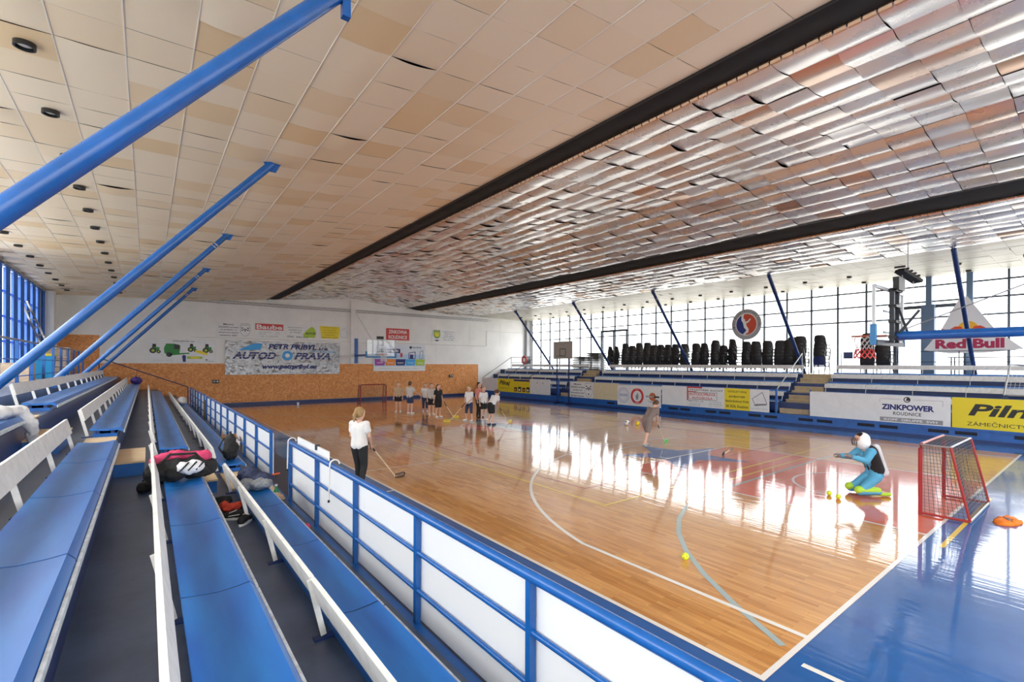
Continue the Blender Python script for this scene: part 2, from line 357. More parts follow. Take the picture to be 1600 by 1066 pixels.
wr = window_wall('wall_right', 'tall glazed side wall with thin dark mullions', XR, yR0, 2.05, 6.32, 30, -1, FRAME, (4.53, 5.22, 5.9))
wl = window_wall('wall_left', 'glazed side wall with blue framing behind the upper walkway', XL, yR0, 2.4, 5.75, 28, 1, FRAMEB, (3.2, 4.05, 4.9))
# doors set into the right-hand glazing
def glazed_door(name, label, y0, y1, zt):
    r = empty(name, label, kind='structure')
    for y in (y0, y1, (y0+y1)/2): MB().box(XR-.14, XR-.02, y-.06, y+.06, 2.05, zt, FRAME).build('door_post', r)
    MB().box(XR-.14, XR-.02, y0-.06, y1+.06, zt-.07, zt+.07, FRAME).build('door_head', r)
    for k in (0,1):
        a = y0 + (y1-y0)*k/2 + .07; MB().box(XR-.085, XR-.075, a, a+(y1-y0)/2-.14, 2.1, zt-.08, GLASS).build('door_glass', r)
    return r
glazed_door('door_1', 'dark framed double glass door beside the stacked tables', 20.3, 22.7, 4.9)
glazed_door('door_2', 'blue grey framed glass door opening behind the hoop', 2.35, 4.75, 5.0)
GBLUE = mat('grey_blue_column', (.10, .16, .25), .5)
tag(MB().box(XR-.42,XR-.06,3.3,3.75,2.05,5.05,GBLUE).box(XR-.3,XR-.12,3.42,3.62,5.05,6.3,GBLUE).build('column'), 'grey blue steel column standing in the glazing behind the hoop', kind='structure')
tag(MB().box(XR-.3,XR-.06,2.1,2.3,2.05,6.3,GBLUE).build('column'), 'slim grey blue steel column behind the triangular banner', kind='structure')
tag(MB().box(21.9,22.3,YF-.3,YF,2.0,6.3,mat('grey_column',(.35,.36,.37),.5)).build('column'), 'grey corner column at the far end of the glazing', kind='structure')
tag(MB().box(XL,XL+.45,29.6,30.1,1.9,5.8,WHITE).build('column'), 'white pier beside the ladder in the far corner', kind='structure')
tag(MB().box(XL,XL+.35,30.9,31.5,1.9,5.8,WHITE).build('column'), 'white pier filling the far corner of the hall', kind='structure')

# ================================================================ SETTING: ceiling of metal panels
def zc(x):
    xp = [-7.6, -5.5, -1.75, 2.0, 7.2, 12.0, 17.9, 22.6]; zp = [5.83, 5.9, 6.0, 6.38, 6.92, 6.43, 6.31, 6.26]
    return float(np.interp(x, xp, zp))
ceil = MB()
xs = [-7.7, -5.5, -1.75, 2.0, 7.2, 12.0, 17.9, 22.8]
for i in range(7):
    a, b_ = xs[i], xs[i+1]; za, zb = zc(a)+.14, zc(b_)+.14
    ceil.add([(a,YN-.2,za),(b_,YN-.2,zb),(b_,YF+.2,zb),(a,YF+.2,za),(a,YN-.2,za+.1),(b_,YN-.2,zb+.1),(b_,YF+.2,zb+.1),(a,YF+.2,za+.1)], [(0,3,2,1),(4,5,6,7),(0,1,5,4),(1,2,6,5),(2,3,7,6),(3,0,4,7)], mat('dark_roof_deck',(.012,.011,.010),.8))
ce = ceil.build('ceiling'); tag(ce, 'low pitched ceiling clad in sagging square aluminium panels', kind='structure')
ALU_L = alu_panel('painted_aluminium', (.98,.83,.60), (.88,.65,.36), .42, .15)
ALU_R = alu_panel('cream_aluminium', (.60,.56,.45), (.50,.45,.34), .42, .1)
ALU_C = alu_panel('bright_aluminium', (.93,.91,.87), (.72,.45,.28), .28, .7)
def panel_geo(x0, x1, y0, y1, sec, rnd):
    nx, ny = 8, 3; V = []; Fc = []
    if sec in 'LR': s0, s1 = [abs(rnd.gauss(0, .004)) + (.03*rnd.random() if rnd.random() < .05 else 0) for _ in (0,1)]; tilt = rnd.gauss(0,.002); dz = rnd.gauss(0,.002)
    else:
        s0, s1 = [.018 + .042*rnd.random() for _ in (0,1)]; tilt = rnd.gauss(0,.008); dz = rnd.gauss(0,.004)
        if rnd.random() < .08: s0 += .03*rnd.random()
    ph = rnd.gauss(0, .10 if sec == 'C' else .03)
    for j in range(ny+1):
        t = j/ny; sg = s0*(1-t)+s1*t
        for i in range(nx+1):
            u = i/nx; x = x0 + (x1-x0)*u
            uu = min(max(u + ph*math.sin(math.pi*u), 0), 1)
            z = zc(x) - sg*math.sin(math.pi*uu) + (tilt*(u-.5) if sec == 'C' else 0) + dz
            V.append((x, y0+(y1-y0)*t, z))
    for j in range(ny):
        for i in range(nx): a = j*(nx+1)+i; Fc.append((a, a+nx+1, a+nx+2, a+1))
    return V, Fc
PX, PY = .58, .6
rnd = random.Random(3)
secs = [('L', -7.45, 2.0), ('C', 2.62, 11.0), ('C', 12.05, 16.8), ('R', 16.8, 22.35)]
cells = []
for sec, a, b_ in secs:
    n = round((b_-a)/PX); d = (b_-a)/n
    for i in range(n):
        for j in range(int((YF-YN)/PY)+1):
            y0 = YN + j*PY; y1 = min(y0+PY, YF)
            if y1 - y0 > .1: cells.append((sec, a+i*d, a+(i+1)*d, y0, y1))
cmv = Vector(cam.location)
fwd = Vector((math.sin(YAW), math.cos(YAW), 0)); rgt = Vector((math.cos(YAW), -math.sin(YAW), 0))
def cell_size(c):
    p = Vector(((c[1]+c[2])/2, (c[3]+c[4])/2, zc((c[1]+c[2])/2))) - cmv; d = p.dot(fwd)
    if d < .5: return 0
    u = CX + F*p.dot(rgt)/d; v = Y0 - F*p.z/d
    if not (-30 < u < 1630 and -30 < v < 600): return 0
    return 1/(d*d) * p.z / p.length
cells.sort(key=cell_size, reverse=True)
def panel_mesh(name, lst):
    V = []; Fc = []; T = []; M = []
    for c in lst:
        v, f = panel_geo(c[1]+.003, c[2]-.003, c[3]+(.0008 if c[0] in 'LR' else .003), c[4]-(.0008 if c[0] in 'LR' else .003), c[0], rnd); o = len(V); V += v; Fc += [tuple(i+o for i in q) for q in f]
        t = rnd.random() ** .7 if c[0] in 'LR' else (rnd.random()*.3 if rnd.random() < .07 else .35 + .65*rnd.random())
        T += [t]*len(f); M += ['LCR'.index(c[0])]*len(f)
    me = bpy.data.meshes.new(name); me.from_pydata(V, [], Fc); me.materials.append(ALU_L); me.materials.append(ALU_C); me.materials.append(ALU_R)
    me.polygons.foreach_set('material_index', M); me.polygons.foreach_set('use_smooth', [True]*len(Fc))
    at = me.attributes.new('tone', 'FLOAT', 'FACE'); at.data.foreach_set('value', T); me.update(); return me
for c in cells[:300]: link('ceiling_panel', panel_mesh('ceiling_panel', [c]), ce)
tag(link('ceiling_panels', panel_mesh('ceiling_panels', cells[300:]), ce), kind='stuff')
n = round((2.0+7.45)/PX); d = (2.0+7.45)/n
SEAM = mat('pale_seam_strip', (.85,.82,.76), .35, metal=.3)
for i in range(1, n):
    x = -7.45+i*d; z = zc(x); MB().box(x-.0045,x+.0045,YN,YF,z-.006,z+.03,SEAM).build('seam_strip', ce)
# dark pleated slots running the length of the hall
CLOTH = mat('black_blackout_cloth', (.009,.008,.007), .85, bump=.4, bscale=5)
for nm, x0, x1, lab in (('trim_1', 1.98, 2.66, 'dark pleated roof slot between the smooth and the wavy ceiling'), ('trim_2', 10.95, 12.1, 'dark pleated roof slot running nearer the glazed wall')):
    b = MB(); ny = 150; V = []; 
    for j in range(ny+1):
        y = YN + (YF-YN)*j/ny
        for i in range(5):
            u = i/4; x = x0+(x1-x0)*u; V.append((x, y, zc(x) + .035 - .03*math.sin(math.pi*u) + .012*math.sin(j*2.1+i)))
    b.add(V, [(j*5+i, (j+1)*5+i, (j+1)*5+i+1, j*5+i+1) for j in range(ny) for i in range(4)], CLOTH)
    o = b.build(nm, smooth=True); tag(o, lab, kind='structure')
    MB().box(x0-.03,x0+.0,YN,YF,zc(x0)-.03,zc(x0)+.1,BLACK).build('slot_edge', o)
    sc = MB(); y = YN
    while y < YF-.2: sc.tube([(x1-.03,y,zc(x1)-.005),(x1-.03,y+.13,zc(x1)-.005)], .035, ALU_C, 6); y += .15
    sc.build('scalloped_edge', o)

# ceiling downlights
def downlight():
    r = empty('ceiling_light', cat='ceiling light')
    b = MB(); b.tube([(0,0,.0),(0,0,-.055)], .092, BLACK, 20, cap=False); b.tube([(0,0,-.055),(0,0,-.0)], .074, BLACK, 20, cap=False)
    vs=[]; 
    for k in range(20):
        t=2*math.pi*k/20; vs += [(.092*math.cos(t),.092*math.sin(t),-.055),(.074*math.cos(t),.074*math.sin(t),-.055)]
    b.add(vs,[(2*k,2*((k+1)%20),2*((k+1)%20)+1,2*k+1) for k in range(20)],BLACK); b.build('housing', r)
    MB().sphere((0,0,-.012), .072, mat('lamp_lens',(.55,.54,.50),.2), 16, 8, (1,1,.35)).build('lens', r)
    return r
dl = downlight(); first = True
ORDL = 'first second third fourth fifth sixth seventh eighth ninth tenth eleventh twelfth thirteenth fourteenth fifteenth sixteenth seventeenth eighteenth'.split()
for xr, lab, y0, n in ((-4.745,'round black downlight in the row above the upper seats',5.75,14),(-6.585,'round black downlight in the row along the blue glazing',5.75,14),(19.745,'small black downlight in the inner row over the far seating',-1.45,18),(21.585,'small black downlight in the outer row beside the tall glazing',-1.45,18)):
    for k in range(n):
        y = y0 + 1.8*k
        if y > YF-.3: continue
        o = dl if first else copy_tree(dl); first = False
        o.location = (xr, y, zc(xr)-.005); tag(o, ORDL[k]+' '+lab.replace('downlight in', 'downlight from the viewer in'), 'ceiling light'); o['group'] = lab.replace('round black downlight in ', 'downlights in ').replace('small black downlight in ', 'downlights in ')
# floodlight on a bracket near the hoop
fr = empty('floodlight', 'black floodlight hanging on a thin pipe frame above the hoop', 'floodlight', loc=(15.5,2.7,0))
b = MB(); b.bar((-.3,.15,5.55),(.3,-.2,5.2),.35,.1,BLACK); b.build('lamp_body', fr)
b = MB()
for k in range(5): b.bar((-.28+.12*k,.15-.07*k,5.64-.07*k),(-.26+.12*k,.15-.07*k,5.7-.07*k),.3,.02,DARK)
b.build('cooling_fin', fr)
b = MB(); b.tube([(.2,-.1,5.3),(.2,-.1,4.4),(-.2,.1,4.4),(-.2,.1,5.4)],.015,STEEL,6); b.tube([(0,0,5.45),(0,0,6.33)],.018,STEEL,6); b.build('pipe_bracket', fr)

# ================================================================ STRUTS
def strut(side, y, label):
    if side == 'L': a, b_ = Vector((-2.02,y,5.98)), Vector((-5.45,y,1.95))
    else: a, b_ = Vector((16.62,y,6.26)), Vector((20.28,y,2.05))
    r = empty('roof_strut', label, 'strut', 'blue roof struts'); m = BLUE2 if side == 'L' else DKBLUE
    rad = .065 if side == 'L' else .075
    smooth_by_angle(MB().tube([a,b_], rad, m, 24).build('pipe', r))
    d = (b_-a).normalized()
    if y > 13:
        MB().tube([a+d*.40, a+d*.43], rad+.008, STEEL, 20).build('clamp_ring', r); MB().tube([a+d*.48, a+d*.50], rad+.008, STEEL, 20).build('clamp_ring', r)
    MB().prism([(a.x-.16,a.z+.06),(a.x+.16,a.z+.06),(a.x+.06,a.z-.14),(a.x-.06,a.z-.14)], 'y', y-.012, y+.012, m).build('gusset_plate', r)
    MB().box(b_.x-.14,b_.x+.14,y-.12,y+.12,b_.z-.05,b_.z+.0,m).build('base_plate', r)
    return r
LN = ['thickest blue strut, crossing the upper left corner of the view','second blue strut from the viewer, rising from the upper seats','third blue strut, between the downlights and the far wall','fourth blue strut, next to last before the chipboard wall','last blue strut, closest to the white end wall']
RN = ['dark blue strut crossing the triangular banner','dark blue strut behind the stairs, right of the round emblem','dark blue strut in the middle of the chair stacks','dark blue strut in front of the framed glass door','dark blue strut beside the corner of the far wall']
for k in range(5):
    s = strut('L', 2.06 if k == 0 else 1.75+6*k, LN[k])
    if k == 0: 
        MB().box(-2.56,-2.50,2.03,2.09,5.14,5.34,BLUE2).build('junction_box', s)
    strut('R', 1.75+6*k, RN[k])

# ================================================================ LEFT TRIBUNE
XE = [-2.44-.77*i for i in range(4)]; ZE = [.76+.354*i for i in range(4)]; ZT = [.34+.354*i for i in range(5)]
A0, A1 = 5.95, 7.45                                   # aisle
YB0, YB1 = -4.5, 28.5
tw = MB().box(XE[0]-.06,-2.05,YN,YF,-.1,ZT[0],LINO).build('floor_walkway'); tag(tw, 'dark lino walkway between the barrier and the first seats', kind='structure')
MB().box(-2.05,-1.98,YN,YF,0,ZT[0],BLUE).build('kerb_face', tw)
for i in range(4):
    xl = (XE[i+1]-.06) if i < 3 else XL
    zt = ZT[i+1] if i < 3 else ZT[4]
    o = MB().box(xl, XE[i]-.06, YN, YF, -.1, zt, LINO).build('floor_tier'); tag(o, ['first','second','third','fourth'][i]+' dark lino step of the seating tribune', kind='structure')
    MB().box(XE[i]-.06, XE[i]-.055, YN, YF, ZT[i], zt-.005, DKBLUE).build('riser_board', o)
ZW = 1.95
tag(MB().box(XL, -5.42, YN, YF, ZT[4], ZW, LINO).build('floor_gallery'), 'raised gallery floor along the blue glazing', kind='structure')

def wear_seat():
    m = bpy.data.materials.new('worn_blue_seat'); m.use_nodes = True; N, L = nodes_of(m); b = N['Principled BSDF']; b.inputs['Roughness'].default_value = .36
    tc = N.new('ShaderNodeTexCoord'); n = N.new('ShaderNodeTexNoise'); n.inputs['Scale'].default_value = 2.5; n.inputs['Detail'].default_value = 6
    mp = N.new('ShaderNodeMapping'); mp.inputs['Scale'].default_value = (3, .5, 1); L.new(tc.outputs['Object'], mp.inputs['Vector']); L.new(mp.outputs['Vector'], n.inputs['Vector'])
    r = N.new('ShaderNodeValToRGB'); r.color_ramp.elements[0].position = .35; r.color_ramp.elements[1].position = .8
    r.color_ramp.elements[0].color = (.005,.115,.46,1); r.color_ramp.elements[1].color = (.015,.21,.62,1)
    L.new(n.outputs['Fac'], r.inputs['Fac']); L.new(r.outputs['Color'], b.inputs['Base Color']); b.inputs['Coat Weight'].default_value = .3; b.inputs['Coat Roughness'].default_value = .3
    return m
SEATM = wear_seat()
EDGE = mat('worn_pale_edge', (.55,.60,.66), .5, var=.4, scale=14)
def seat_mesh(ln, flip=1):
    # profile in (x, z): front edge at x = 0, seat runs to negative x (flip = 1)
    P = [(0,0),(-.006,.03),(-.035,.062),(-.10,.052),(-.20,.045),(-.30,.055),(-.36,.062),(-.36,.035),(-.20,.018),(-.06,.025),(-.02,-.0)]
    b = MB(); b.prism([(flip*x, z) for x, z in P], 'y', .009, ln-.009, SEATM)
    me = b.mesh('seat_panel'); me.polygons.foreach_set('use_smooth', [True]*len(me.polygons)); me.set_sharp_from_angle(angle=R(50)); return me
SEAT15 = {1: seat_mesh(1.5), -1: seat_mesh(1.5, -1)}
JOINT = {f: MB().prism([(f*x, z-.003) for x, z in [(0,0),(-.006,.03),(-.035,.062),(-.10,.052),(-.20,.045),(-.30,.055),(-.36,.062),(-.36,.035),(-.20,.018),(-.06,.025),(-.02,-.0)]], 'y', -.012, .012, BLACK).mesh('joint_shade') for f in (1,-1)}  # black strips standing in for the shade inside the seat gaps
EDG15 = {f: MB().box(min(0,f*.012)-.003*(f<0)-(.0), max(0,f*.012)+.003*(f>0)*0+.002, .012, 1.488, -.018, .018, EDGE).mesh('worn_edge') for f in (1,-1)}
def back_mesh(ln, flip):
    b = MB(); w = Vector((-flip*.25,0,1)).normalized(); t = Vector((flip*1,0,.25)).normalized()*.013
    c = Vector((-flip*.44,0,.26 if flip == 1 else .30)); lo, hi = c - w*.085, c + w*.085
    b.add([lo-t+Vector((0,.01,0)),lo+t+Vector((0,.01,0)),hi+t+Vector((0,.01,0)),hi-t+Vector((0,.01,0)),lo-t+Vector((0,ln-.01,0)),lo+t+Vector((0,ln-.01,0)),hi+t+Vector((0,ln-.01,0)),hi-t+Vector((0,ln-.01,0))],
          [(0,1,2,3),(7,6,5,4),(0,4,5,1),(1,5,6,2),(2,6,7,3),(3,7,4,0)], WPAINT); return b.mesh('backrest_board')
BACK30 = {f: back_mesh(3.0, f) for f in (1,-1)}; BACK15 = {f: back_mesh(1.5, f) for f in (1,-1)}
def post_mesh(f, zf):
    b = MB(); b.bar((-f*.39,0,zf+.02),(-f*.475,0,.33 if f == 1 else .37),.035,.012,WPAINT,(0,1,0)); return b.mesh('back_post')
def foot_mesh(f, zf):
    return MB().box(-f*.39-.06,-f*.39+.06,-.03,.03,zf,zf+.012,DKBLUE).mesh('post_bracket')
POST = {f: post_mesh(f, -.066 if f == 1 else -.03) for f in (1,-1)}; FOOT = {f: foot_mesh(f, -.066 if f == 1 else -.03) for f in (1,-1)}
def bench(label, x, z, y0, n, f, zfloor, group):
    r = empty('tribune_bench', label, 'bench', group, loc=(x, y0, z))
    for k in range(n):
        o = link('seat_panel', SEAT15[f], r); o.location.y = 1.5*k
        o = link('worn_edge', EDG15[f], o)
    for k in range(1, n): o = link('joint_shade', JOINT[f], r); o.location.y = 1.5*k
    k = 0
    while k < n:
        two = n - k >= 2
        o = link('backrest_board', (BACK30 if two else BACK15)[f], r); o.location.y = 1.5*k; k += 2 if two else 1
    for k in range(n+1):
        yy = 1.5*k + (.06 if k == 0 else -.06 if k == n else 0)
        o = link('back_post', POST[f], r); o.location.y = yy
        o2 = link('post_bracket', FOOT[f], o)
    h = z - zfloor
    MB().box(min(-f*.07,-f*.33), max(-f*.07,-f*.33), .02, 1.5*n-.02, -h, -.02, DKBLUE if f == -1 else BLUE).build('plinth_box', r)
    for xx in (.12,.28): MB().box(-f*xx-.02,-f*xx+.02,.03,1.5*n-.03,-.02,.022,DKBLUE).build('seat_batten', r)
    return r
rown = ['lowest row beside the barrier','second row up','third row up','top row under the struts']
for i in range(4):
    bench('blue bench with white backrest, %s, viewer side of the aisle' % rown[i], XE[i], ZE[i], -4.5 if i < 3 else -3.0, 7 if i < 3 else 6, 1, ZT[i+1], 'benches of the left tribune')
    bench('blue bench with white backrest, %s, beyond the aisle' % rown[i], XE[i], ZE[i], 7.5 if i < 3 else 8.25, (13 if i < 3 else 12), 1, ZT[i+1], 'benches of the left tribune')
# aisle steps
for i in range(4):
    x = XE[i]-.06; r = empty('aisle_step', ['beige wooden aisle step next to the barrier walkway','beige wooden aisle step, second from the barrier','beige wooden aisle step, third from the barrier','beige wooden aisle step below the gallery'][i], 'step', 'aisle steps', loc=(x, 6.1, ZT[i]))
    MB().box(.0,.30,0,1.2,0,.16,BLUE).build('step_box', r); MB().box(-.005,.31,-.01,1.21,.16,.182,BEIGE).build('tread', r)
    MB().box(-.32,.0,0,1.2,.3545,.375,BEIGE).build('upper_tread', r)
# gallery railing and things on the gallery
r = empty('gallery_railing', 'blue steel railing along the gallery in the far left corner', 'railing')
for k, z in enumerate((ZW+1.05, ZW+.6, ZW+.2)): MB().tube([(-6.05,10.6,z),(-6.05,29.4,z)], .025 if k == 0 else .014, BLUE if k else STEEL, 8).build('rail', r)
for k in range(11): 
    y = 10.8+1.85*k; MB().box(-6.08,-6.02,y-.03,y+.03,ZW,ZW+1.06,BLUE).build('post', r)
r = empty('handrail', 'slim dark handrail sloping down the end of the tribune', 'handrail')
MB().tube([(-2.05,29.4,1.22),(-5.5,29.4,2.72)], .022, DKBLUE, 8).build('rail', r); MB().tube([(-2.05,29.4,ZT[0]),(-2.05,29.4,1.22)], .022, DKBLUE, 8).build('post', r); MB().tube([(-5.5,29.4,ZW-.0),(-5.5,29.4,2.72)], .022, DKBLUE, 8).build('post', r)
# ladder
r = empty('ladder', 'aluminium ladder leaning against the blue glazing', 'ladder')
a0, a1 = Vector((-6.7,27.6,ZW)), Vector((-7.38,25.0,4.85))
for s in (-.18,.18): MB().bar(a0+Vector((s*.6,s,0)), a1+Vector((s*.3,s,0)), .06,.03,STEEL).build('stile', r)
for k in range(9):
    p = a0.lerp(a1,(k+.7)/10); MB().bar(p+Vector((-.1,-.17,0)),p+Vector((.1,.17,0)),.03,.03,STEEL).build('rung', r)
# blue window blinds on the far part of the left glazing
BLIND = mat('blue_blind_fabric', (.03,.16,.62), .7, var=.15)
for k in range(10):
    y = yR0 + 1.2*(20+k) - .0
    if y > 29.3: continue
    b = MB(); V = []
    for i in range(9):
        yy = y+.32+.74*i/8; V += [(XL+.14+.015*math.sin(i*2.2), yy, 2.45),(XL+.14+.015*math.sin(i*2.2), yy, 5.7),(XL+.15+.015*math.sin(i*2.2), yy, 2.45),(XL+.15+.015*math.sin(i*2.2), yy, 5.7)]
    F_ = [(4*i,4*i+4,4*i+5,4*i+1) for i in range(8)] + [(4*i+2,4*i+3,4*i+7,4*i+6) for i in range(8)] + [(0,1,3,2),(32,34,35,33)]
    b.add(V, F_, BLIND); o = b.build('window_blind', smooth=False); tag(o, ORDL[k]+' blue fabric blind from the viewer in the far left glazing', 'blind', 'blue blinds'); MB().box(XL+.09,XL+.17,y+.18,y+1.2,5.68,5.76,FRAMEB).build('head_rail', o)
# recycling bin, crates
r = empty('recycling_bin', 'blue bin with yellow lid on the gallery', 'bin', loc=(-6.45,21.6,ZW))
b = MB(); b.add([(-.22,-.22,0),(.22,-.22,0),(.22,.22,0),(-.22,.22,0),(-.28,-.28,.75),(.28,-.28,.75),(.28,.28,.75),(-.28,.28,.75)],[(0,3,2,1),(4,5,6,7),(0,1,5,4),(1,2,6,5),(2,3,7,6),(3,0,4,7)],mat('bin_blue',(.02,.35,.70),.5)); b.build('body', r)
MB().box(-.3,.3,-.3,.3,.75,.83,YEL).box(-.1,.1,.3,.34,.76,.8,YEL).build('lid', r)
r = empty('wire_crate', 'white wire crate of boxes standing on the gallery', 'crate', loc=(-6.6,25.6,ZW))
b = MB()
for x in (-.4,.4):
    for y in (-.4,.4): b.box(x-.02,x+.02,y-.02,y+.02,0,1.15,WPAINT)
for z in (.05,.4,.75,1.13):
    for y in (-.4,.4): b.box(-.4,.4,y-.012,y+.012,z-.012,z+.012,WPAINT)
    for x in (-.4,.4): b.box(x-.012,x+.012,-.4,.4,z-.012,z+.012,WPAINT)
b.build('frame', r)
for k in range(3): MB().box(-.36,.36,-.36,.36,.06+.36*k,.34+.36*k,mat('cardboard_tan',(.55,.42,.30),.8,var=.2)).build('box', r)
for nm, lab, y in (('storage_box','cardboard box on the gallery floor under the thick strut',12.4),('storage_box','cardboard box on the gallery floor farther from the viewer',17.6)):
    r = empty(nm, lab, 'box', loc=(-6.6,y,ZW)); MB().box(-.4,.4,-.5,.5,0,.5,mat('cardboard_tan',(.55,.42,.30),.8)).build('body', r); MB().box(-.41,.0,-.51,.51,.5,.515,mat('cardboard_tan',(.55,.42,.30),.8)).build('flap', r); MB().box(.01,.41,-.51,.51,.5,.515,mat('cardboard_tan',(.55,.42,.30),.8)).build('flap', r)

# ---------------------------------------------------------------- barrier along the court
XFN = -2.0
def barrier(label, y0, nb):
    r = empty('court_barrier', label, 'barrier', 'white board barriers along the seats', loc=(XFN, y0, ZT[0]))
    H = .90; ln = 1.5*nb
    smooth_by_angle(MB().tube([(0,0,H),(0,ln,H)], .034, BLUE2, 14).build('top_rail', r))
    for z in (.27,.58): smooth_by_angle(MB().tube([(0,0,z),(0,ln,z)], .019, BLUE2, 10).build('mid_rail', r))
    for k in range(nb+1): MB().box(-.022,.022,1.5*k-.022,1.5*k+.022,0,H-.02,BLUE2).build('post', r)
    pm = MB().box(.03,.045,.006,1.494,.015,H-.03,SCUFF).mesh('board_panel')
    for k in range(nb):
        o = link('board_panel', pm, r); o.location.y = 1.5*k + .0
    return r
barrier('long white barrier with blue rails in front of the lowest bench', 6.40-1.5*7, 7)
barrier('white barrier with blue rails beyond the gap', 7.88, 8)
barrier('short white barrier with blue rails at the far end', 20.75, 5)
r = empty('leaning_board', 'white board resting on the barrier rail at the gap', 'board', loc=(-1.93,5.2,ZT[0])); MB().box(0,.02,-.55,1.05,.55,1.0,WBOARD).build('panel', r); MB().box(-.02,.03,-.05,.0,.95,1.02,DARK).build('hook', r)
MB().box(-2.04,-1.96,20.15,20.5,ZT[0],1.05,mat('brown_post',(.10,.07,.05),.7)).build('gate_post', empty('brown_gate_post','brown post between the two farther barriers','post'))

def cane(label, p):
    r = empty('walking_cane', label, 'cane', 'hooked sticks on the rail', loc=p)
    pts = [(-.06,.0,-.42),(-.05,0,.0)] + [(-.05+.055*(1-math.cos(t)), 0, .055*math.sin(t)) for t in [R(a) for a in range(20,200,20)]]
    smooth_by_angle(MB().tube(pts, .009, mat('pale_cane',(.72,.70,.66),.4), 8).build('shaft', r)); MB().tube([(-.06,0,-.44),(-.06,0,-.41)], .013, BLACK, 8).build('ferrule', r); return r
cane('white hooked stick hanging on the barrier rail', (XFN, 4.15, ZT[0]+.93)); cane('white hooked stick hanging at the barrier gap', (XFN, 6.3, ZT[0]+.93))

# ================================================================ RIGHT TRIBUNE
XB = 16.88
RT = [.49+.39*i for i in range(5)]; RX = [17.17+.7*i for i in range(4)]
tp = MB().box(XB, XB+.35, YN, YF, -.1, .43, BLUE).build('floor_plinth'); tag(tp, 'blue painted plinth under the advertising boards', kind='structure')
MB().box(XB-.05, XB, YN, YF, .36, .43, BLUE).build('plinth_ledge', tp); MB().box(XB-.02, XB, YN, YF, 0, .08, DKBLUE).build('plinth_foot', tp)
slot = MB().box(-.006,0,0,.55,.2,.31,mat('dark_vent',(.005,.007,.02),.6)).mesh('vent_slot')
for k in range(30):
    if k % 3 == 2: continue
    o = link('vent_slot', slot, tp); o.location = (XB, -3+.7*k, 0)
for i in range(5):
    x0 = XB+.35 if i == 0 else RX[i-1]+.06; x1 = (RX[i]+.06) if i < 4 else XR
    o = MB().box(x0, x1, YN, YF, -.1, RT[i] if i < 4 else 2.05, LINO).build('floor_tier'); tag(o, ['lowest','second','third','fourth','top'][i]+' step of the tribune under the tall glazing', kind='structure')
    if i: MB().box(x0-.005, x0, YN, YF, RT[i-1], (RT[i] if i < 4 else 2.05)-.01, DKBLUE).build('riser_board', o)
secn = [(21.4,6,'far section'),(7.55,8,'middle section'),(-4.3,7,'section nearest the goal')]
rr = ['lowest row','second row','third row','top row']
for i in range(4):
    for y0, n, nm in secn:
        y1 = y0 + 1.5*n
        o = bench('blue bench with white back plank, %s, %s by the glazing' % (rr[i], nm), RX[i], RT[i]+.42-.0, y0, n, -1, RT[i]+.39, 'benches by the tall glazing')
# stairs
for y0, y1, lab in ((6.3,7.45,'sandy stairs between the benches, right of the yellow board'),(20.1,21.3,'sandy stairs between the far benches under the portable hoop')):
    r = empty('tribune_stairs', lab, 'stairs', loc=(0,y0,0))
    n = 9
    for k in range(n):
        x = 17.0+.29*k; MB().box(x, 19.75, 0, y1-y0, .44+.178*k, .44+.178*(k+1)-.0, STONE).build('riser', r); MB().box(x-.02, x+.3, -.01, y1-y0+.01, .44+.178*(k+1), .44+.178*(k+1)+.022, mat('pale_tread',(.58,.47,.30),.7,var=.15)).build('tread', r)
    for y in (-.1, y1-y0+.1): MB().box(XB-.01,XB+.05,y-.03,y+.03,.43,1.48,BLUE).build('gate_post', r)
r = empty('stair_handrail','grey handrail slanting up beside the near stairs','handrail'); MB().tube([(17.1,7.6,1.45),(19.6,7.6,3.0)],.022,STEEL,8).build('rail',r)
for t in (0,1): MB().tube([(17.1+2.5*t,7.6,(.43,2.05)[t]),(17.1+2.5*t,7.6,1.45+1.55*t)],.02,STEEL,8).build('post',r)
r = empty('end_railing','dark railing around the far end of the glazed tribune','railing')
for z in (2.6,3.05): MB().tube([(20.0,30.9,z),(20.0,23.5,z)],.018,DARK,6).build('rail',r)
for y in (30.9,28.4,26,23.5): MB().tube([(20.0,y,2.05),(20.0,y,3.05)],.018,DARK,6).build('post',r)
MB().tube([(17.2,30.9,1.4),(20.0,30.9,3.05)],.02,DARK,6).build('rail',r); MB().tube([(17.2,28.0,1.4),(20.0,28.0,2.9)],.02,DARK,6).build('rail',r); MB().tube([(17.2,25.2,1.4),(20.0,25.2,2.9)],.02,DARK,6).build('rail',r)
r = empty('walkway_railing','thin dark railing on the top walkway right of the stairs','railing')
for z in (2.6,3.02): MB().tube([(20.2,6.2,z),(20.2,-4,z)],.014,DARK,6).build('rail',r)
for k in range(6): MB().tube([(20.2,6.2-2*k,2.05),(20.2,6.2-2*k,3.02)],.016,DARK,6).build('post',r)
MB().box(20.16,20.2,5.75,6.1,2.75,3.05,mat('navy_plate',(.03,.05,.15),.5)).build('plate',r)
r = empty('chair_railing','thin dark railing in front of the stacked chairs','railing')
for z in (2.6,2.95): MB().tube([(20.1,19.9,z),(20.1,7.7,z)],.012,DARK,6).build('rail',r)
for k in range(7): MB().tube([(20.1,19.9-2.03*k,2.05),(20.1,19.9-2.03*k,2.95)],.014,DARK,6).build('post',r)

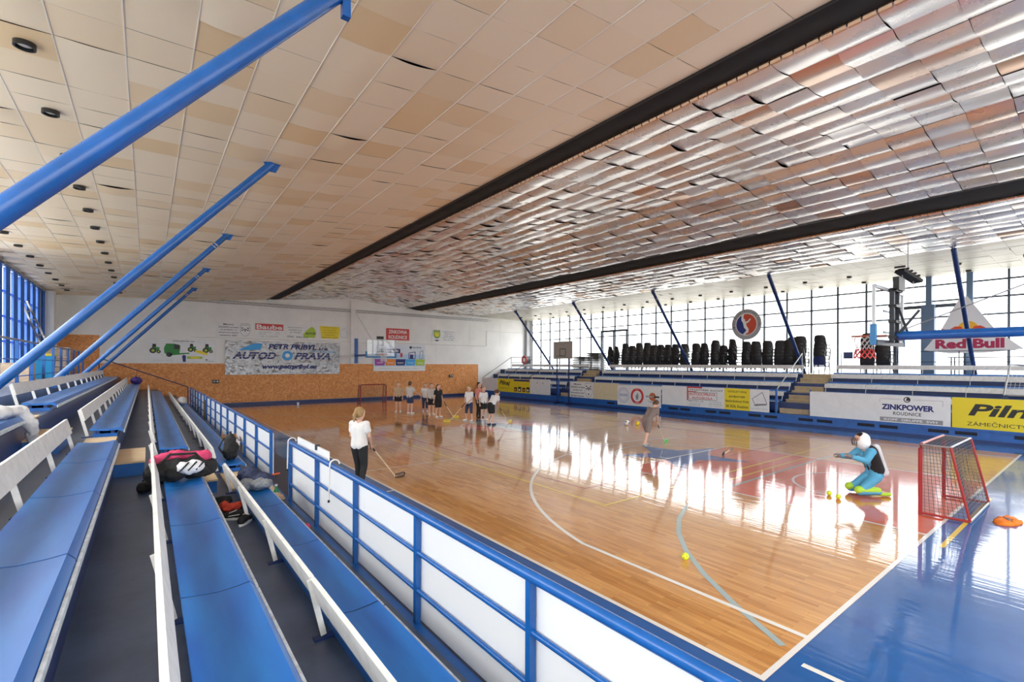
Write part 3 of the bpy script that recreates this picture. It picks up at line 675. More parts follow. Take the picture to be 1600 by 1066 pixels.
# ================================================================ SIGNS, BANNERS
def text_mesh(body, w, h, m, bold=0., shear=0., spacing=1.):
    cu = bpy.data.curves.new('lettering', 'FONT'); cu.body = body; cu.size = 1; cu.offset = bold; cu.shear = shear; cu.space_character = spacing
    cu.align_x = 'CENTER'; cu.resolution_u = 3
    me = bake(bpy.data.objects.new('lettering', cu)); bpy.data.curves.remove(cu)
    n = len(me.vertices); co = np.zeros(n*3); me.vertices.foreach_get('co', co); co = co.reshape(-1,3)
    mn, mx = co.min(0), co.max(0); co[:,0] = (co[:,0]-(mn[0]+mx[0])/2)*w/(mx[0]-mn[0]); co[:,1] = (co[:,1]-(mn[1]+mx[1])/2)*h/(mx[1]-mn[1]); co[:,2] = 0
    me.vertices.foreach_set('co', co.ravel()); me.materials.clear(); me.materials.append(m); me.update(); return me
class Sign:
    """flat print built in (u right, v up, d out) on a board; face 'far' looks to -Y, 'right' looks to -X"""
    def __init__(s, name, label, cat, face, pos, W, H, base, thick=.012, group=None):
        s.W, s.H, s.face, s.t = W, H, face, thick
        s.r = empty(name, label, cat, group)
        if face == 'far': M = Matrix(((1,0,0,pos[0]),(0,0,-1,pos[1]),(0,1,0,pos[2]),(0,0,0,1)))
        else: M = Matrix(((0,0,-1,pos[0]),(-1,0,0,pos[1]),(0,1,0,pos[2]),(0,0,0,1)))
        s.r.matrix_world = M
        if base is not None: MB().box(0,W,0,H,0,thick,base).build('board', s.r)
    def poly(s, pts, m, name='print', lv=1):
        n = len(pts); d = s.t + .0015*lv
        b = MB(); b.add([(u,v,d) for u,v in pts], [tuple(range(n))], m); return b.build(name, s.r)
    def rect(s, u0, v0, u1, v1, m, name='print', lv=1): return s.poly([(u0,v0),(u1,v0),(u1,v1),(u0,v1)], m, name, lv)
    def circ(s, cu, cv, r, m, name='print', lv=1, n=28): return s.poly([(cu+r*math.cos(2*math.pi*k/n), cv+r*math.sin(2*math.pi*k/n)) for k in range(n)], m, name, lv)
    def text(s, body, cu, cv, w, h, m, bold=0., shear=0., lv=2, spacing=1.):
        o = link('lettering', text_mesh(body, w, h, m, bold, shear, spacing), s.r); o.location = (cu, cv, s.t+.0015*lv); return o
    def lines(s, rows, cu, top, w, h, m, pitch, bold=.01):
        for k, t in enumerate(rows): s.text(t, cu, top-pitch*k, w*min(1, .35+.65*len(t)/max(len(q) for q in rows)), h, m, bold)
    def outline(s, pts, w, m, name='print', lv=1):
        d = s.t+.0015*lv; b = MB()
        for k in range(len(pts)):
            a = Vector(pts[k]); c = Vector(pts[(k+1)%len(pts)]); t = (c-a).normalized(); nn = Vector((-t.y,t.x))*w/2
            b.add([(*(a-nn),d),(*(c-nn),d),(*(c+nn),d),(*(a+nn),d)], [(0,1,2,3)], m)
        return b.build(name, s.r)
def shield(cu, cv, w, h): return [(cu-w/2,cv+h/2),(cu+w/2,cv+h/2),(cu+w/2,cv-h*.15),(cu+w*.3,cv-h*.4),(cu,cv-h/2),(cu-w*.3,cv-h*.4),(cu-w/2,cv-h*.15)]
YS = YF-.02
# --- far wall
s = Sign('machinery_poster','white poster of green and yellow farm machines','poster','far',(-3.63,YS,2.50),3.0,1.33,WBOARD,.03)
s.text('INTELIGENTNI  svet',1.5,1.2,.95,.08,BLK,.01)
def tractor(u, v, k, body=GREEN, cab=BLK):
    s.poly([(u,v+.16*k),(u+.32*k,v+.16*k),(u+.34*k,v+.34*k),(u+.12*k,v+.36*k),(u,v+.3*k)], body, lv=2); s.poly([(u+.02*k,v+.32*k),(u+.2*k,v+.32*k),(u+.18*k,v+.52*k),(u+.04*k,v+.52*k)], cab, lv=1)
    s.circ(u+.06*k,v+.16*k,.15*k,BLK,lv=3); s.circ(u+.06*k,v+.16*k,.07*k,LGREEN,lv=4); s.circ(u+.3*k,v+.1*k,.09*k,BLK,lv=3); s.circ(u+.3*k,v+.1*k,.04*k,LGREEN,lv=4)
tractor(.1,.5,1.0); tractor(1.75,.6,.9); tractor(2.45,.55,1.0)
s.poly([(.65,.5),(1.3,.45),(1.35,.95),(1.1,1.05),(.72,1.05),(.62,.8)],GREEN,lv=3); s.poly([(1.05,.75),(1.3,.75),(1.3,1.0),(1.08,1.02)],BLK,lv=4); s.circ(.85,.45,.13,BLK,lv=5); s.poly([(.9,.4),(1.75,.5),(1.75,.57),(.9,.5)],GREEN,lv=5)
s.poly([(2.0,.6),(2.55,.42),(2.62,.52),(2.3,.68),(2.05,.72)],YEL,lv=4); s.rect(1.65,.22,2.35,.36,LGREEN,lv=2); s.rect(1.8,.24,2.2,.34,YEL,lv=3); s.poly([(1.46,.05),(1.58,.05),(1.6,.38),(1.5,.45),(1.42,.38)],NAVY,lv=5)
s.text('- - - - - - - - - - - -',.6,.13,.85,.02,GREY); s.rect(2.52,.08,2.9,.1,GREY); s.rect(2.5,.14,2.58,.2,BLK)
# silver tarpaulin banner with ripples
s = Sign('tarpaulin_banner','crumpled silver banner with navy haulage lettering','banner','far',(-.2,YS-.05,1.80),6.43,2.03,None,.042)
b = MB(); nx, ny = 64, 20; V = []; rr_ = random.Random(5)
def rip(u, v): return .012*math.sin(u*3.1+v*1.7)+.010*math.sin(u*6.3-v*4.1)+.005*math.sin(u*13+v*9)+ .012*abs(math.sin(u*2.2+v*3.3)) + .006*abs(math.sin(u*9-v*5))-.006
for j in range(ny+1):
    for i in range(nx+1): u = 6.43*i/nx; v = 2.03*j/ny; V.append((u, v, rip(u,v)))
nn = len(V); V += [(x,y,z-.004) for x,y,z in V]
b.add(V, [(j*(nx+1)+i, j*(nx+1)+i+1, (j+1)*(nx+1)+i+1, (j+1)*(nx+1)+i) for j in range(ny) for i in range(nx)] + [(nn+j*(nx+1)+i, nn+(j+1)*(nx+1)+i, nn+(j+1)*(nx+1)+i+1, nn+j*(nx+1)+i+1) for j in range(ny) for i in range(nx)], SILVER); b.build('tarpaulin', s.r, smooth=True)
s.text('PETR PRIBYL',3.6,1.72,2.75,.32,NAVY,.03,.25); s.text('s.r.o.',5.4,1.62,.6,.16,NAVY,.04,.25)
s.poly([(.65,1.45),(1.8,1.5),(1.9,1.9),(1.45,1.88),(1.1,1.72)],SKYB); s.text('AUTOD',1.5,1.15,2.3,.42,NAVY,.035,.3); s.circ(3.28,1.17,.3,SKYB,lv=2); s.circ(3.28,1.17,.13,PALEP,lv=3); s.text('PRAVA',4.75,1.15,2.15,.42,NAVY,.035,.3)
s.rect(4.6,1.43,6.2,1.46,SKYB); s.text('www.petrpribyl.eu',3.45,.45,3.1,.36,NAVY,.04,.25)
for v in (1.07,1.22): s.rect(.5,v,2.7,v+.02,SILVER,lv=4); s.rect(3.7,v,5.9,v+.02,SILVER,lv=4)
s = Sign('town_sign','white sign with a grey shield left of the red lettered board','sign','far',(-.64,YS,4.0),1.79,.9,WBOARD)
s.lines(['Mesto','ROUDNICE nad Labem','se podilelo na','zateplovani objektu','investice 2001'],.62,.76,1.0,.09,BLK,.16,.01)
s.outline(shield(1.45,.42,.48,.66),.02,GREY); s.text('ROUDNICE',1.45,.83,.44,.05,BLK)
for u,v in ((1.3,.58),(1.6,.58),(1.4,.5),(1.5,.5),(1.3,.45),(1.6,.45),(1.45,.42)): s.circ(u,v,.04,BLK,n=8)
s = Sign('red_lettered_board','white board with a red band lettered in white','sign','far',(1.3,YS,4.02),1.6,.92,WBOARD)
s.rect(.04,.5,1.56,.88,RED); s.text('Baube',.8,.68,1.4,.28,PALEP,.03); s.lines(['stavebni firma     okna','obklady             dvere','tel. 416 838 200'],.8,.38,1.2,.06,GREY,.13)
s = Sign('yellow_swoosh_board','white board with a yellow green swoosh emblem','sign','far',(2.99,YS,4.05),1.84,.88,WBOARD)
s.poly([(1.05,.1),(1.7,.08),(1.8,.4),(1.65,.75),(1.5,.8),(1.2,.55),(1.0,.3)],LGREEN); s.text('ASTUR',1.42,.36,.62,.14,BLK,.03,.3); s.lines(['Nejvetsi dodavatel','stavebnich hmot','tel. 416 837'],.55,.7,.85,.07,BLK,.15); s.text('STAV   dvere s.r.o.',.7,.12,1.2,.11,BLK,.02)
s = Sign('yellow_region_board','yellow slanted board beside a small white emblem','sign','far',(4.99,YS,4.1),1.78,.86,WBOARD)
s.poly([(.1,.02),(1.2,.02),(1.28,.82),(.0,.84)],YEL); s.lines(['ÚSTECKÝ KRAJ','se podílel','na zatepleni','objektu','investice 2001'],.63,.74,.95,.08,mat('ochre_print',(.25,.17,.01),.5),.16); s.outline([(1.32,.15),(1.7,.12),(1.72,.55),(1.6,.75),(1.3,.6)],.015,GREY)
s = Sign('red_sign','red sign with two lines of white capitals','sign','far',(9.44,YS,4.18),1.73,.84,RED); s.text('ZINKOVNA',.865,.6,1.38,.26,PALEP,.02); s.text('ROUDNICE',.865,.22,1.38,.26,PALEP,.02)
s = Sign('green_crest_sign','small sign with a green crest and black text','sign','far',(13.05,YS,4.2),2.0,.88,WBOARD); s.poly(shield(.35,.52,.55,.6),BLK); s.poly(shield(.35,.53,.5,.5),LGREEN,lv=2); s.rect(.22,.4,.48,.62,YEL,lv=3); s.poly([(.1,.12),(.6,.12),(.35,.0)],BLK); s.text('ZUPA 1900',.35,.85,.5,.06,BLK); s.lines(['Tel. JEDNOTA Roudnice','zapisovana','za dar sokolu','vznikla nova sportovni','hala roku 2001'],1.35,.75,1.1,.08,BLK,.15)
s = Sign('product_poster','colourful product poster with five coloured blocks behind the far hoop','poster','far',(8.52,YS-.03,1.96),3.92,1.96,WBOARD)
s.rect(.05,.35,3.87,1.9,mat('pale_blue_print',(.50,.66,.85),.5)); s.rect(.05,1.2,3.87,1.9,mat('paler_print',(.72,.77,.85),.5),lv=2)
for k,(m_,t) in enumerate(((PURPLE,'VRTANI'),(ORANGE,'RUCNI NARADI'),(NAVY,'BRUSIVO'),(SKYB,'STROJE'),(LGREEN,'ZAHRADA'))):
    u = .1+.76*k; s.poly([(u,.4),(u+.68,.4),(u+.74,.85),(u-.02,.85)],m_,lv=3); s.text(t,u+.35,.58,.45,.09,PALEP,.02,lv=4)
s.rect(.2,1.28,1.95,1.6,NAVY,lv=3); s.text('naradi',1.2,1.44,1.2,.18,PALEP,.02,lv=4); s.circ(2.75,1.72,.1,BLK,lv=3); s.text('hydria',3.25,1.72,.7,.14,BLK,.02,lv=4)
s.rect(1.95,1.0,2.12,1.3,RED,lv=4); s.outline([(2.6,.9),(3.1,.9),(3.1,1.4),(2.6,1.3)],.05,NAVY,lv=4); s.rect(2.68,.9,2.95,1.2,NAVY,lv=4); s.outline([(3.45,.9),(3.7,.9),(3.72,1.5),(3.5,1.45)],.05,GREY,lv=4); s.text('sortiment pro prumysl a dilnu',1.9,.18,3.0,.08,GREY)
# --- boards along the right tribune
def rb(name, label, y, W, zb=.43, H=.97, base=WBOARD, dx=0.): return Sign(name, label, 'advertising board','right',(XB-.015-dx,y,zb),W,H,base,.015,'boards along the glazed tribune')
rb('plain_board','plain white board at the far end, left of the yellow boards',30.5,2.15)
s = rb('yellow_lettered_board','small yellow board with black italic lettering at the far end',28.33,1.97,base=YEL); s.text('Pilnaj',.95,.62,1.35,.42,BLK,.03,.25); s.text('ZÁMEČNICTVÍ',.95,.28,1.2,.08,BLK)
s = rb('tool_picture_board','yellow board with small machine pictures',26.34,2.06,base=YEL); s.rect(.1,.82,1.95,.94,NAVY); s.text('. . . . . . . . . .',1,.6,1.6,.05,ORANGE)
for k in range(4): s.rect(.15+.48*k,.08,.5+.48*k,.38+.05*(k%2),BLK); s.rect(.22+.48*k,.14,.4+.48*k,.28,PALEP if k%2 else ORANGE,lv=2)
s = rb('hooked_board','white board with two small hooks beside the far stairs',24.26,2.14,H=1.03,dx=.05); 
for u in (.75,1.35): s.rect(u,.72,u+.05,.82,BLK)
s = rb('crest_board','white board with a grey checked shield beside the far stairs',20.3,2.03); s.lines(['Mesto','ROUDNICE nad Labem','podporuje','Basketbalovy klub','BK REAL Roudnice'],.72,.82,1.2,.1,BLK,.18,.015); s.outline(shield(1.66,.46,.6,.84),.025,GREY)
for u,v in ((1.5,.72),(1.82,.72),(1.6,.62),(1.72,.62),(1.5,.56),(1.82,.56),(1.66,.52),(1.66,.25)): s.circ(u,v,.05,BLK,n=8)
s = rb('cream_board','plain cream coloured board between two printed boards',18.25,2.0,base=CREAM); s.text('. . .',.95,.3,.3,.03,GREY)
s = rb('club_emblem_board','low white board with a blue, a red and an orange round emblem',16.3,2.95,zb=.22,H=1.08,base=WBOARD,dx=.06)
def ring(cu,cv,r0,r1,m,lv=1,n=28):
    d = s.t+.0015*lv; b = MB(); V = []
    for k in range(n): t = 2*math.pi*k/n; V += [(cu+r0*math.cos(t),cv+r0*math.sin(t),d),(cu+r1*math.cos(t),cv+r1*math.sin(t),d)]
    b.add(V,[(2*k,2*((k+1)%n),2*((k+1)%n)+1,2*k+1) for k in range(n)],m); b.build('print',s.r)
LBL = mat('soft_blue_print',(.30,.38,.62),.5)
ring(.45,.55,.38,.41,LBL); ring(.45,.55,.28,.30,LBL); s.rect(.18,.5,.72,.62,LBL,lv=2); s.text('NYMBURK',.45,.56,.48,.07,PALEP,.02,lv=3); ring(1.4,.54,.30,.44,RED); s.text('SPORT',1.4,.16,.3,.08,PALEP,.02); s.text('CITY',1.4,.93,.3,.07,PALEP,.02); s.poly([(1.33,.35),(1.47,.35),(1.5,.55),(1.42,.75),(1.36,.6),(1.28,.55)],GREY,lv=2)
s.circ(2.42,.55,.22,mat('rust_print',(.55,.16,.06),.5)); s.rect(2.02,.52,2.85,.6,BLK,lv=2); s.text('BASKET',2.3,.56,.45,.07,PALEP,.03,lv=3); s.outline([(2.1,.35),(2.3,.26),(2.5,.3),(2.3,.28)],.02,GREY)
rb('plain_board','plain white board between the emblems and the driving school board',13.33,1.45)
s = rb('driving_school_board','white board with a red bracket and driving school lettering',11.87,2.0); s.rect(.02,.3,.09,.95,RED); s.rect(.02,.9,.85,.97,RED); s.text('FRANTIŠEK SUCHÝ',1.05,.83,1.75,.1,BLK,.015,spacing=1.2); s.rect(.09,.72,.55,.75,RED); s.text('AUTODOPRAVA',.85,.62,1.4,.13,RED,.02); s.text('AUTOŠKOLA',.85,.45,1.1,.13,RED,.02); s.outline([(.12,.36),(1.62,.36),(1.62,.71),(.12,.71)],.015,BLK); s.text('MESTEC 53',.5,.28,.8,.08,GREY,.01); s.lines(['tel. 416 812 350','mob. 602 419 345'],.45,.15,.6,.05,GREY,.08); s.lines(['Tel.: 416 838 362','Mobil: 602 380 200','e-mail: suchy@volny.cz'],1.55,.28,.75,.05,GREY,.1)
s = rb('region_board','yellow and white board with black text beside the near stairs',9.87,2.05,base=WBOARD); s.rect(.0,.0,1.2,.97,YEL); s.lines(['ÚSTECKÝ KRAJ','podporuje','Basketbalový Klub','BK REAL Roudnice'],.6,.82,1.08,.13,mat('ochre_dark_print',(.12,.10,.01),.5),.22,.02); s.outline([(1.3,.55),(1.75,.85),(1.95,.35),(1.45,.25)],.02,NAVY); s.text('ÚSTECKÝ KRAJ',1.62,.12,.7,.06,GREY); s.poly([(1.35,.25),(1.95,.3),(1.9,.36),(1.5,.34)],GREY)
rb('plain_board','wide plain white board right of the near stairs',6.2,1.75,zb=.36,H=1.05); 
s = rb('galvanising_board','white board with navy capitals above a grey band',4.45,2.6,zb=.36,H=1.05); s.text('ZINKPOWER',1.42,.62,1.5,.2,NAVY,.045); s.text('ROUDNICE',1.42,.40,.8,.12,BLK,.015,spacing=1.1); s.rect(.62,.1,2.4,.25,GREY); s.text('KOPF  GRUPPE  SVH',1.5,.175,1.5,.08,PALEP,.02); ring(1.42,.9,.07,.1,BLK); s.poly([(1.38,.86),(1.48,.86),(1.5,.95),(1.42,.97)],BLK,lv=2); s.rect(.62,.9,1.25,.91,GREY); s.rect(1.6,.9,2.4,.91,GREY); s.rect(.615,.78,.625,.91,GREY); s.rect(2.39,.72,2.4,.91,GREY)
s = rb('yellow_locksmith_board','large yellow board with black italic lettering beside the goal',1.82,3.0,zb=.36,H=1.06,base=YEL); s.text('Pilnaj',1.45,.62,2.1,.5,BLK,.032,.25); s.text('ZÁMEČNICTVÍ',1.1,.25,1.45,.16,BLK,.0); s.poly([(1.65,.2),(2.3,.45),(2.5,.85),(2.42,.45)],BLK)

# --- round club emblem hanging at the glazing
s = Sign('round_emblem','round grey, red and navy club emblem hanging in the glazing','emblem','right',(XR-.25,12.45,3.85),1.76,1.76,None,.02)
def disc_part(nm, cu, cv, r, m, d0, d1): 
    b = MB(); b.tube([(cu,cv,d0),(cu,cv,d1)], r, m, 48); return b.build(nm, s.r)
disc_part('disc', .88,.88,.86,mat('grey_emblem',(.40,.41,.43),.5),0,.02); disc_part('inner_rim', .88,.88,.62,PALEP,.02,.022)
n=36; P=[(.88+.58*math.cos(R(a)),.88+.58*math.sin(R(a))) for a in range(-95,106,6)]; s.poly(P+[(.72,1.3),(.78,1.0),(.9,.75),(.95,.5)],mat('emblem_red',(.60,.07,.03),.5),lv=3)
P=[(.88+.58*math.cos(R(a)),.88+.58*math.sin(R(a))) for a in range(118,256,6)]; s.poly(P+[(.9,.55),(.75,.7),(.68,1.0)],mat('emblem_navy',(.015,.03,.22),.5),lv=3)
s.poly([(.60,1.42),(.66,1.4),(.68,1.15),(.78,1.05),(.95,1.05),(1.1,1.2),(1.15,1.17),(1.0,.98),(.88,.95),(.9,.8),(1.02,.62),(1.0,.42),(.82,.33),(.9,.45),(.86,.6),(.76,.75),(.7,.95),(.6,1.12)],PALEP,name='player_silhouette',lv=4); s.circ(.76,1.12,.06,PALEP,name='player_silhouette',lv=4)
def arc_text(txt, a0, a1, r, m):
    for k, ch in enumerate(txt):
        if ch == ' ': continue
        a = a0+(a1-a0)*k/(len(txt)-1); o = link('lettering', text_mesh(ch,.06,.09,m,.03), s.r); o.location = (.88+r*math.cos(R(a)), .88+r*math.sin(R(a)), s.t+.004); o.rotation_euler = (0,0,R(a-90))
arc_text('VITEJ BASKETBALOVEHO KLUBU', 200, -10, .73, BLK); 
s.rr = None
# hanging wires and hoop ring behind
b = MB(); b.tube([(.88+1.02*math.cos(R(a)), .88+1.02*math.sin(R(a)), -.02) for a in range(0,361,10)], .008, DARK, 5); b.build('wire_hoop', s.r); b = MB(); b.tube([(.4,1.55,-.01),(.4,2.45,-.01)],.006,DARK,5); b.tube([(1.36,1.55,-.01),(1.36,2.45,-.01)],.006,DARK,5); b.build('hanging_wire', s.r)
# --- triangular drinks banner
s = Sign('triangular_banner','white triangular fabric banner with a red bull and red lettering','banner','right',(21.3,3.5,2.95),3.1,2.4,None,.02)
b = MB(); P = [(0,.15),(.8,0),(2.0,.02),(2.95,.14),(2.2,.85),(1.35,2.25),(1.15,2.25),(.5,.85)]
b.add([(u,v,0) for u,v in P]+[(u,v,.02) for u,v in P],[tuple(reversed(range(8))),tuple(range(8,16))]+[(i,(i+1)%8,(i+1)%8+8,i+8) for i in range(8)],mat('banner_fabric',(.78,.78,.82),.7)); b.build('fabric', s.r)
s.text('Red Bull',1.4,.38,2.05,.38,MAROON,.05); s.circ(1.38,.95,.32,mat('amber_print',(.85,.45,.03),.5),n=24)
bull = [(.72,.78),(.85,.98),(1.0,1.08),(1.18,1.06),(1.28,.9),(1.3,.78),(1.15,.8),(1.05,.74),(.95,.8)]; BR = mat('bull_red',(.70,.07,.02),.5)
s.poly(bull,BR,name='bull',lv=3); s.poly([(2.75-u,v) for u,v in bull],BR,name='bull',lv=3); s.outline([(.72,.86),(.62,.88),(.58,1.0),(.66,.98)],.02,BR,name='bull_tail',lv=3); s.poly([(1.95,.85),(2.2,.8),(2.28,.72),(2.05,.72)],BR,name='bull',lv=3)
b = MB(); b.tube([(.05,.16,-.02),(1.2,2.3,-.02)],.012,GREY,6); b.tube([(1.3,2.3,-.02),(2.95,.16,-.02)],.012,GREY,6); b.build('pole', s.r); b = MB(); b.tube([(1.25,2.28,-.02),(1.25,3.3,-.02)],.006,DARK,5); b.build('hanging_wire', s.r)

# ================================================================ BASKETBALL HOOPS AND GOALS
def net_tube(name, parent, r0, r1, z0, z1, n, rows, m, cr=.006):
    b = MB()
    for k in range(n):
        for sgn in (1,-1):
            pts = []
            for j in range(rows+1):
                t = j/rows; r_ = r0+(r1-r0)*math.sin(t*1.4); a = 2*math.pi*(k+sgn*j*.5)/n; pts.append((r_*math.cos(a), r_*math.sin(a), z0+(z1-z0)*t))
            b.tube(pts, cr, m, 4, cap=False)
    return b.build(name, parent)
def hoop_set(label, loc, rz, armlen, near):
    r = empty('basketball_hoop', label, 'basketball hoop', loc=loc, rz=rz)   # local +Y points into the court
    PG = glass_pane('acrylic_board', (.93,.95,.96))
    MB().box(-.86,.86,-.01,.01,2.94,3.91,PG).build('backboard', r)
    fr = MB(); A = mat('board_frame',(.50,.51,.52),.4,metal=.4)
    for x in (-.88,.88): fr.box(x-.03,x+.03,-.03,.015,2.9,3.95,A)
    for z in (2.92,3.93): fr.box(-.88,.88,-.03,.015,z-.03,z+.03,A)
    fr.build('board_frame', r)
    t = MB()
    for x in (-.27,.27): t.box(x-.022,x+.022,.011,.013,3.08,3.53,PALEP)
    for z in (3.1,3.51): t.box(-.29,.29,.011,.013,z-.022,z+.022,PALEP)
    t.build('target_square', r)
    PADM = mat('blue_pad',(.06,.24,.50),.6); pd = MB()
    for x in (-.9,.9): pd.box(x-.045,x+.045,-.05,.04,2.84,3.22,PADM)
    pd.box(-.9,.9,-.05,.04,2.84,2.93,PADM if not near else DARK); pd.build('padding', r)
    g = MB(); g.tube([(.225*math.cos(R(a)), .40+.225*math.sin(R(a)), 3.05) for a in range(0,361,12)], .011, mat('rim_orange',(.45,.12,.06),.4), 8, cap=False); g.box(-.1,.1,.0,.19,3.02,3.06,mat('rim_orange',(.45,.12,.06),.4)); g.build('rim', r)
    nt = net_tube('net', r, .225, .13, 3.04, 2.78, 12, 4, NETW); nt.location = (0,.40,0)
    nt2 = net_tube('net_tail', r, .15, .19, 2.79, 2.6, 12, 3, RED if near else NETW, .009); nt2.location = (0,.40,0)
    bk = MB()
    for x in (-.16,.16): bk.box(x-.03,x+.03,-.14,-.06,2.9,3.95,DARK)
    for z in (3.0,3.3,3.6,3.9): bk.box(-.2,.2,-.18,-.05,z-.025,z+.025,BLACK)
    bk.box(-.2,.2,-.22,-.12,3.9,4.15,BLACK); bk.build('lift_frame', r)
    ar = MB(); ar.tube([(0,-.15,3.03),(0,-armlen,3.03)], .085 if near else .07, BLUE, 18); smooth_by_angle(ar.build('support_arm', r))
    MB().bar((-.05,-.15,3.03),(-.05,-.5,3.5),.04,.04,DARK).bar((.12,-.3,3.03),(.12,-.1,3.7),.04,.04,DARK).build('tilt_brace', r)
    MB().tube([(0,-.25,3.15),(0,-armlen+.05,5.9)], .012, STEEL, 6).build('stay_cable', r)
    MB().box(-.12,.12,-armlen-.06,-armlen+.06,2.5,4.2,BLUE).build('wall_post', r)
    return r
hoop_set('glass basketball hoop on a thick blue arm beside the glazing', (7.5,1.15,0), 0, 7.05, True)
hoop_set('glass basketball hoop in front of the product poster', (7.3,26.85,0), R(180), 4.55, False)
# portable small hoop in front of the far stairs
r = empty('portable_hoop','plain grey backboard on two blue posts by the far stairs','basketball hoop',loc=(16.62,20.7,0))
MB().box(-.02,.02,-.88,.88,2.82,3.92,mat('grey_board',(.42,.41,.37),.6)).build('backboard', r)
b = MB(); 
for y in (-.27,.27): b.box(-.026,-.021,y-.02,y+.02,3.0,3.45,BLK)
for z in (3.0,3.45): b.box(-.026,-.021,-.27,.27,z-.02,z+.02,BLK)
b.build('target_square', r)
for y in (-.55,.55): MB().box(-.03,.03,y-.03,y+.03,0,2.85,DKBLUE).build('post', r)
b = MB(); b.tube([(-.25+.22*math.cos(R(a)),.22*math.sin(R(a)),3.0) for a in range(0,361,15)],.011,BLK,6,cap=False); b.build('rim', r)
for y in (-.55,.55): MB().box(-.3,.2,y-.04,y+.04,0,.06,DKBLUE).build('foot', r)

def grid_net(b, quad, nu, nv, m, sag=.0, cr=.0035):
    q = [Vector(p) for p in quad]
    def P(u,v): 
        p = q[0].lerp(q[1],u).lerp(q[3].lerp(q[2],u),v); return p
    nrm = (q[1]-q[0]).cross(q[3]-q[0]).normalized()
    f = lambda u,v: P(u,v)+nrm*sag*math.sin(math.pi*u)*math.sin(math.pi*v)
    for i in range(nu+1): b.tube([f(i/nu,j/6) for j in range(7)], cr, m, 3, cap=False)
    for j in range(nv+1): b.tube([f(i/6,j/nv) for i in range(7)], cr, m, 3, cap=False)
def floor_goal(label, loc, rz, k=1.):
    r = empty('floorball_goal', label, 'goal', 'floorball goals', loc=loc, rz=rz)   # opening looks to local +Y
    w, h, d, dt = .82, 1.15, .62, .38
    fp = [(-w,0,.0),(-w,0,h-.06),(-w+.06,0,h),(w-.06,0,h),(w,0,h-.06),(w,0,.0)]
    smooth_by_angle(MB().tube(fp, .03, REDP, 12).build('front_frame', r))
    for x in (-w,w): MB().tube([(x,0,.03),(x,-d,.03)], .02, REDP, 8).build('base_rail', r)
    MB().tube([(-w,-d,.03),(w,-d,.03)], .02, STEEL, 8).build('rear_rail', r)
    for x in (-w,w): MB().tube([(x*.97,-dt,h),(x,-d,.03)], .02, REDP, 8).build('back_post', r)
    for x in (-w,w): MB().tube([(x*.97,0,h),(x*.97,-dt,h)], .016, STEEL, 8).build('top_rail', r)
    MB().tube([(-w*.97,-dt,h),(w*.97,-dt,h)], .016, STEEL, 8).build('top_rail', r)
    b = MB(); ms = 18
    grid_net(b, [(-w,-d,.04),(w,-d,.04),(w*.97,-dt,h),(-w*.97,-dt,h)], 28, 20, NETD, -.06)
    for x in (-w,w): grid_net(b, [(x,0,.04),(x,-d,.04),(x*.97,-dt,h),(x*.97,0,h)], 10, 20, NETD, .03)
    grid_net(b, [(-w,0,h),(w,0,h),(w*.97,-dt,h),(-w*.97,-dt,h)], 28, 7, NETD, -.03)
    tag(b.build('net', r), kind='stuff')
    return r
floor_goal('red floorball goal standing on the near baseline', (7.0,.36,0), 0)
floor_goal('red floorball goal against the far chipboard wall', (7.45,28.5,0), R(180))
r = empty('folded_goal','silver folded goal with a white net resting on the benches','goal',loc=(17.9,.1,0))
MB().tube([(0,.6,1.5),(.4,.5,2.5)],.03,STEEL,8).build('post',r); MB().tube([(0,.6,1.5),(.0,-2.2,1.52)],.03,STEEL,8).build('crossbar',r); MB().tube([(.4,.5,2.5),(.6,-2.2,2.3)],.02,DKBLUE,8).build('rear_bar',r); MB().box(-.06,.06,.5,.62,.92,1.5,DKBLUE).build('bracket',r); MB().box(-.06,.06,-2.2,-2.1,.92,1.5,DKBLUE).build('bracket',r)
b = MB(); grid_net(b,[(0,.6,1.5),(0,-2.2,1.5),(.6,-2.2,2.3),(.4,.5,2.5)],26,12,NETW,.1,.006); tag(b.build('net',r),kind='stuff')

# ================================================================ STACKED CHAIRS ON THE TOP WALKWAY
def chair_mesh(col, name):
    b = MB(); leg = STEEL
    for y in (-.2,.2):
        b.bar((-.20,y,0),(-.16,y,.35),.022,.022,BLACK); b.bar((.22,y,0),(.16,y,.37),.022,.022,BLACK); b.bar((.16,y*.95,.35),(.25,y*.9,.76),.022,.022,BLACK)
    # seat shell and rounded backrest
    P = [(-.21,-.19),(-.23,-.12),(-.23,.12),(-.21,.19),(.16,.2),(.19,.15),(.19,-.15),(.16,-.2)]
    b.prism(P,'z',.34,.395,col)
    V = []; n = 8
    for t in (0,1):
        for j in range(5):
            z = .40+.40*j/4; wd = .215*(1 - .0 if j < 3 else (1-.12*(j-2)**2*.6))
            for i in range(n+1):
                a = -1+2*i/n; V.append((.17+.09*j/4 + .05*(1-a*a) + .03*t, wd*a, z + (.015*(1-a*a) if j == 4 else 0)))
    m5 = 5*(n+1); Fq = []
    for j in range(4):
        for i in range(n): a = j*(n+1)+i; Fq += [(a,a+1,a+n+2,a+n+1),(m5+a,m5+a+n+1,m5+a+n+2,m5+a+1)]
    for j in range(4):
        for i in (0,n): a = j*(n+1)+i; Fq.append((a,a+n+1,m5+a+n+1,m5+a))
    for i in range(n):
        for j in (0,4): a = j*(n+1)+i; Fq.append((a,a+1,m5+a+1,m5+a))
    b.add(V,Fq,col); return b.mesh(name)
CH = chair_mesh(mat('black_chair_shell',(.014,.014,.015),.35), 'stacking_chair'); CHB = chair_mesh(mat('navy_chair_fabric',(.02,.03,.12),.8), 'stacking_chair')
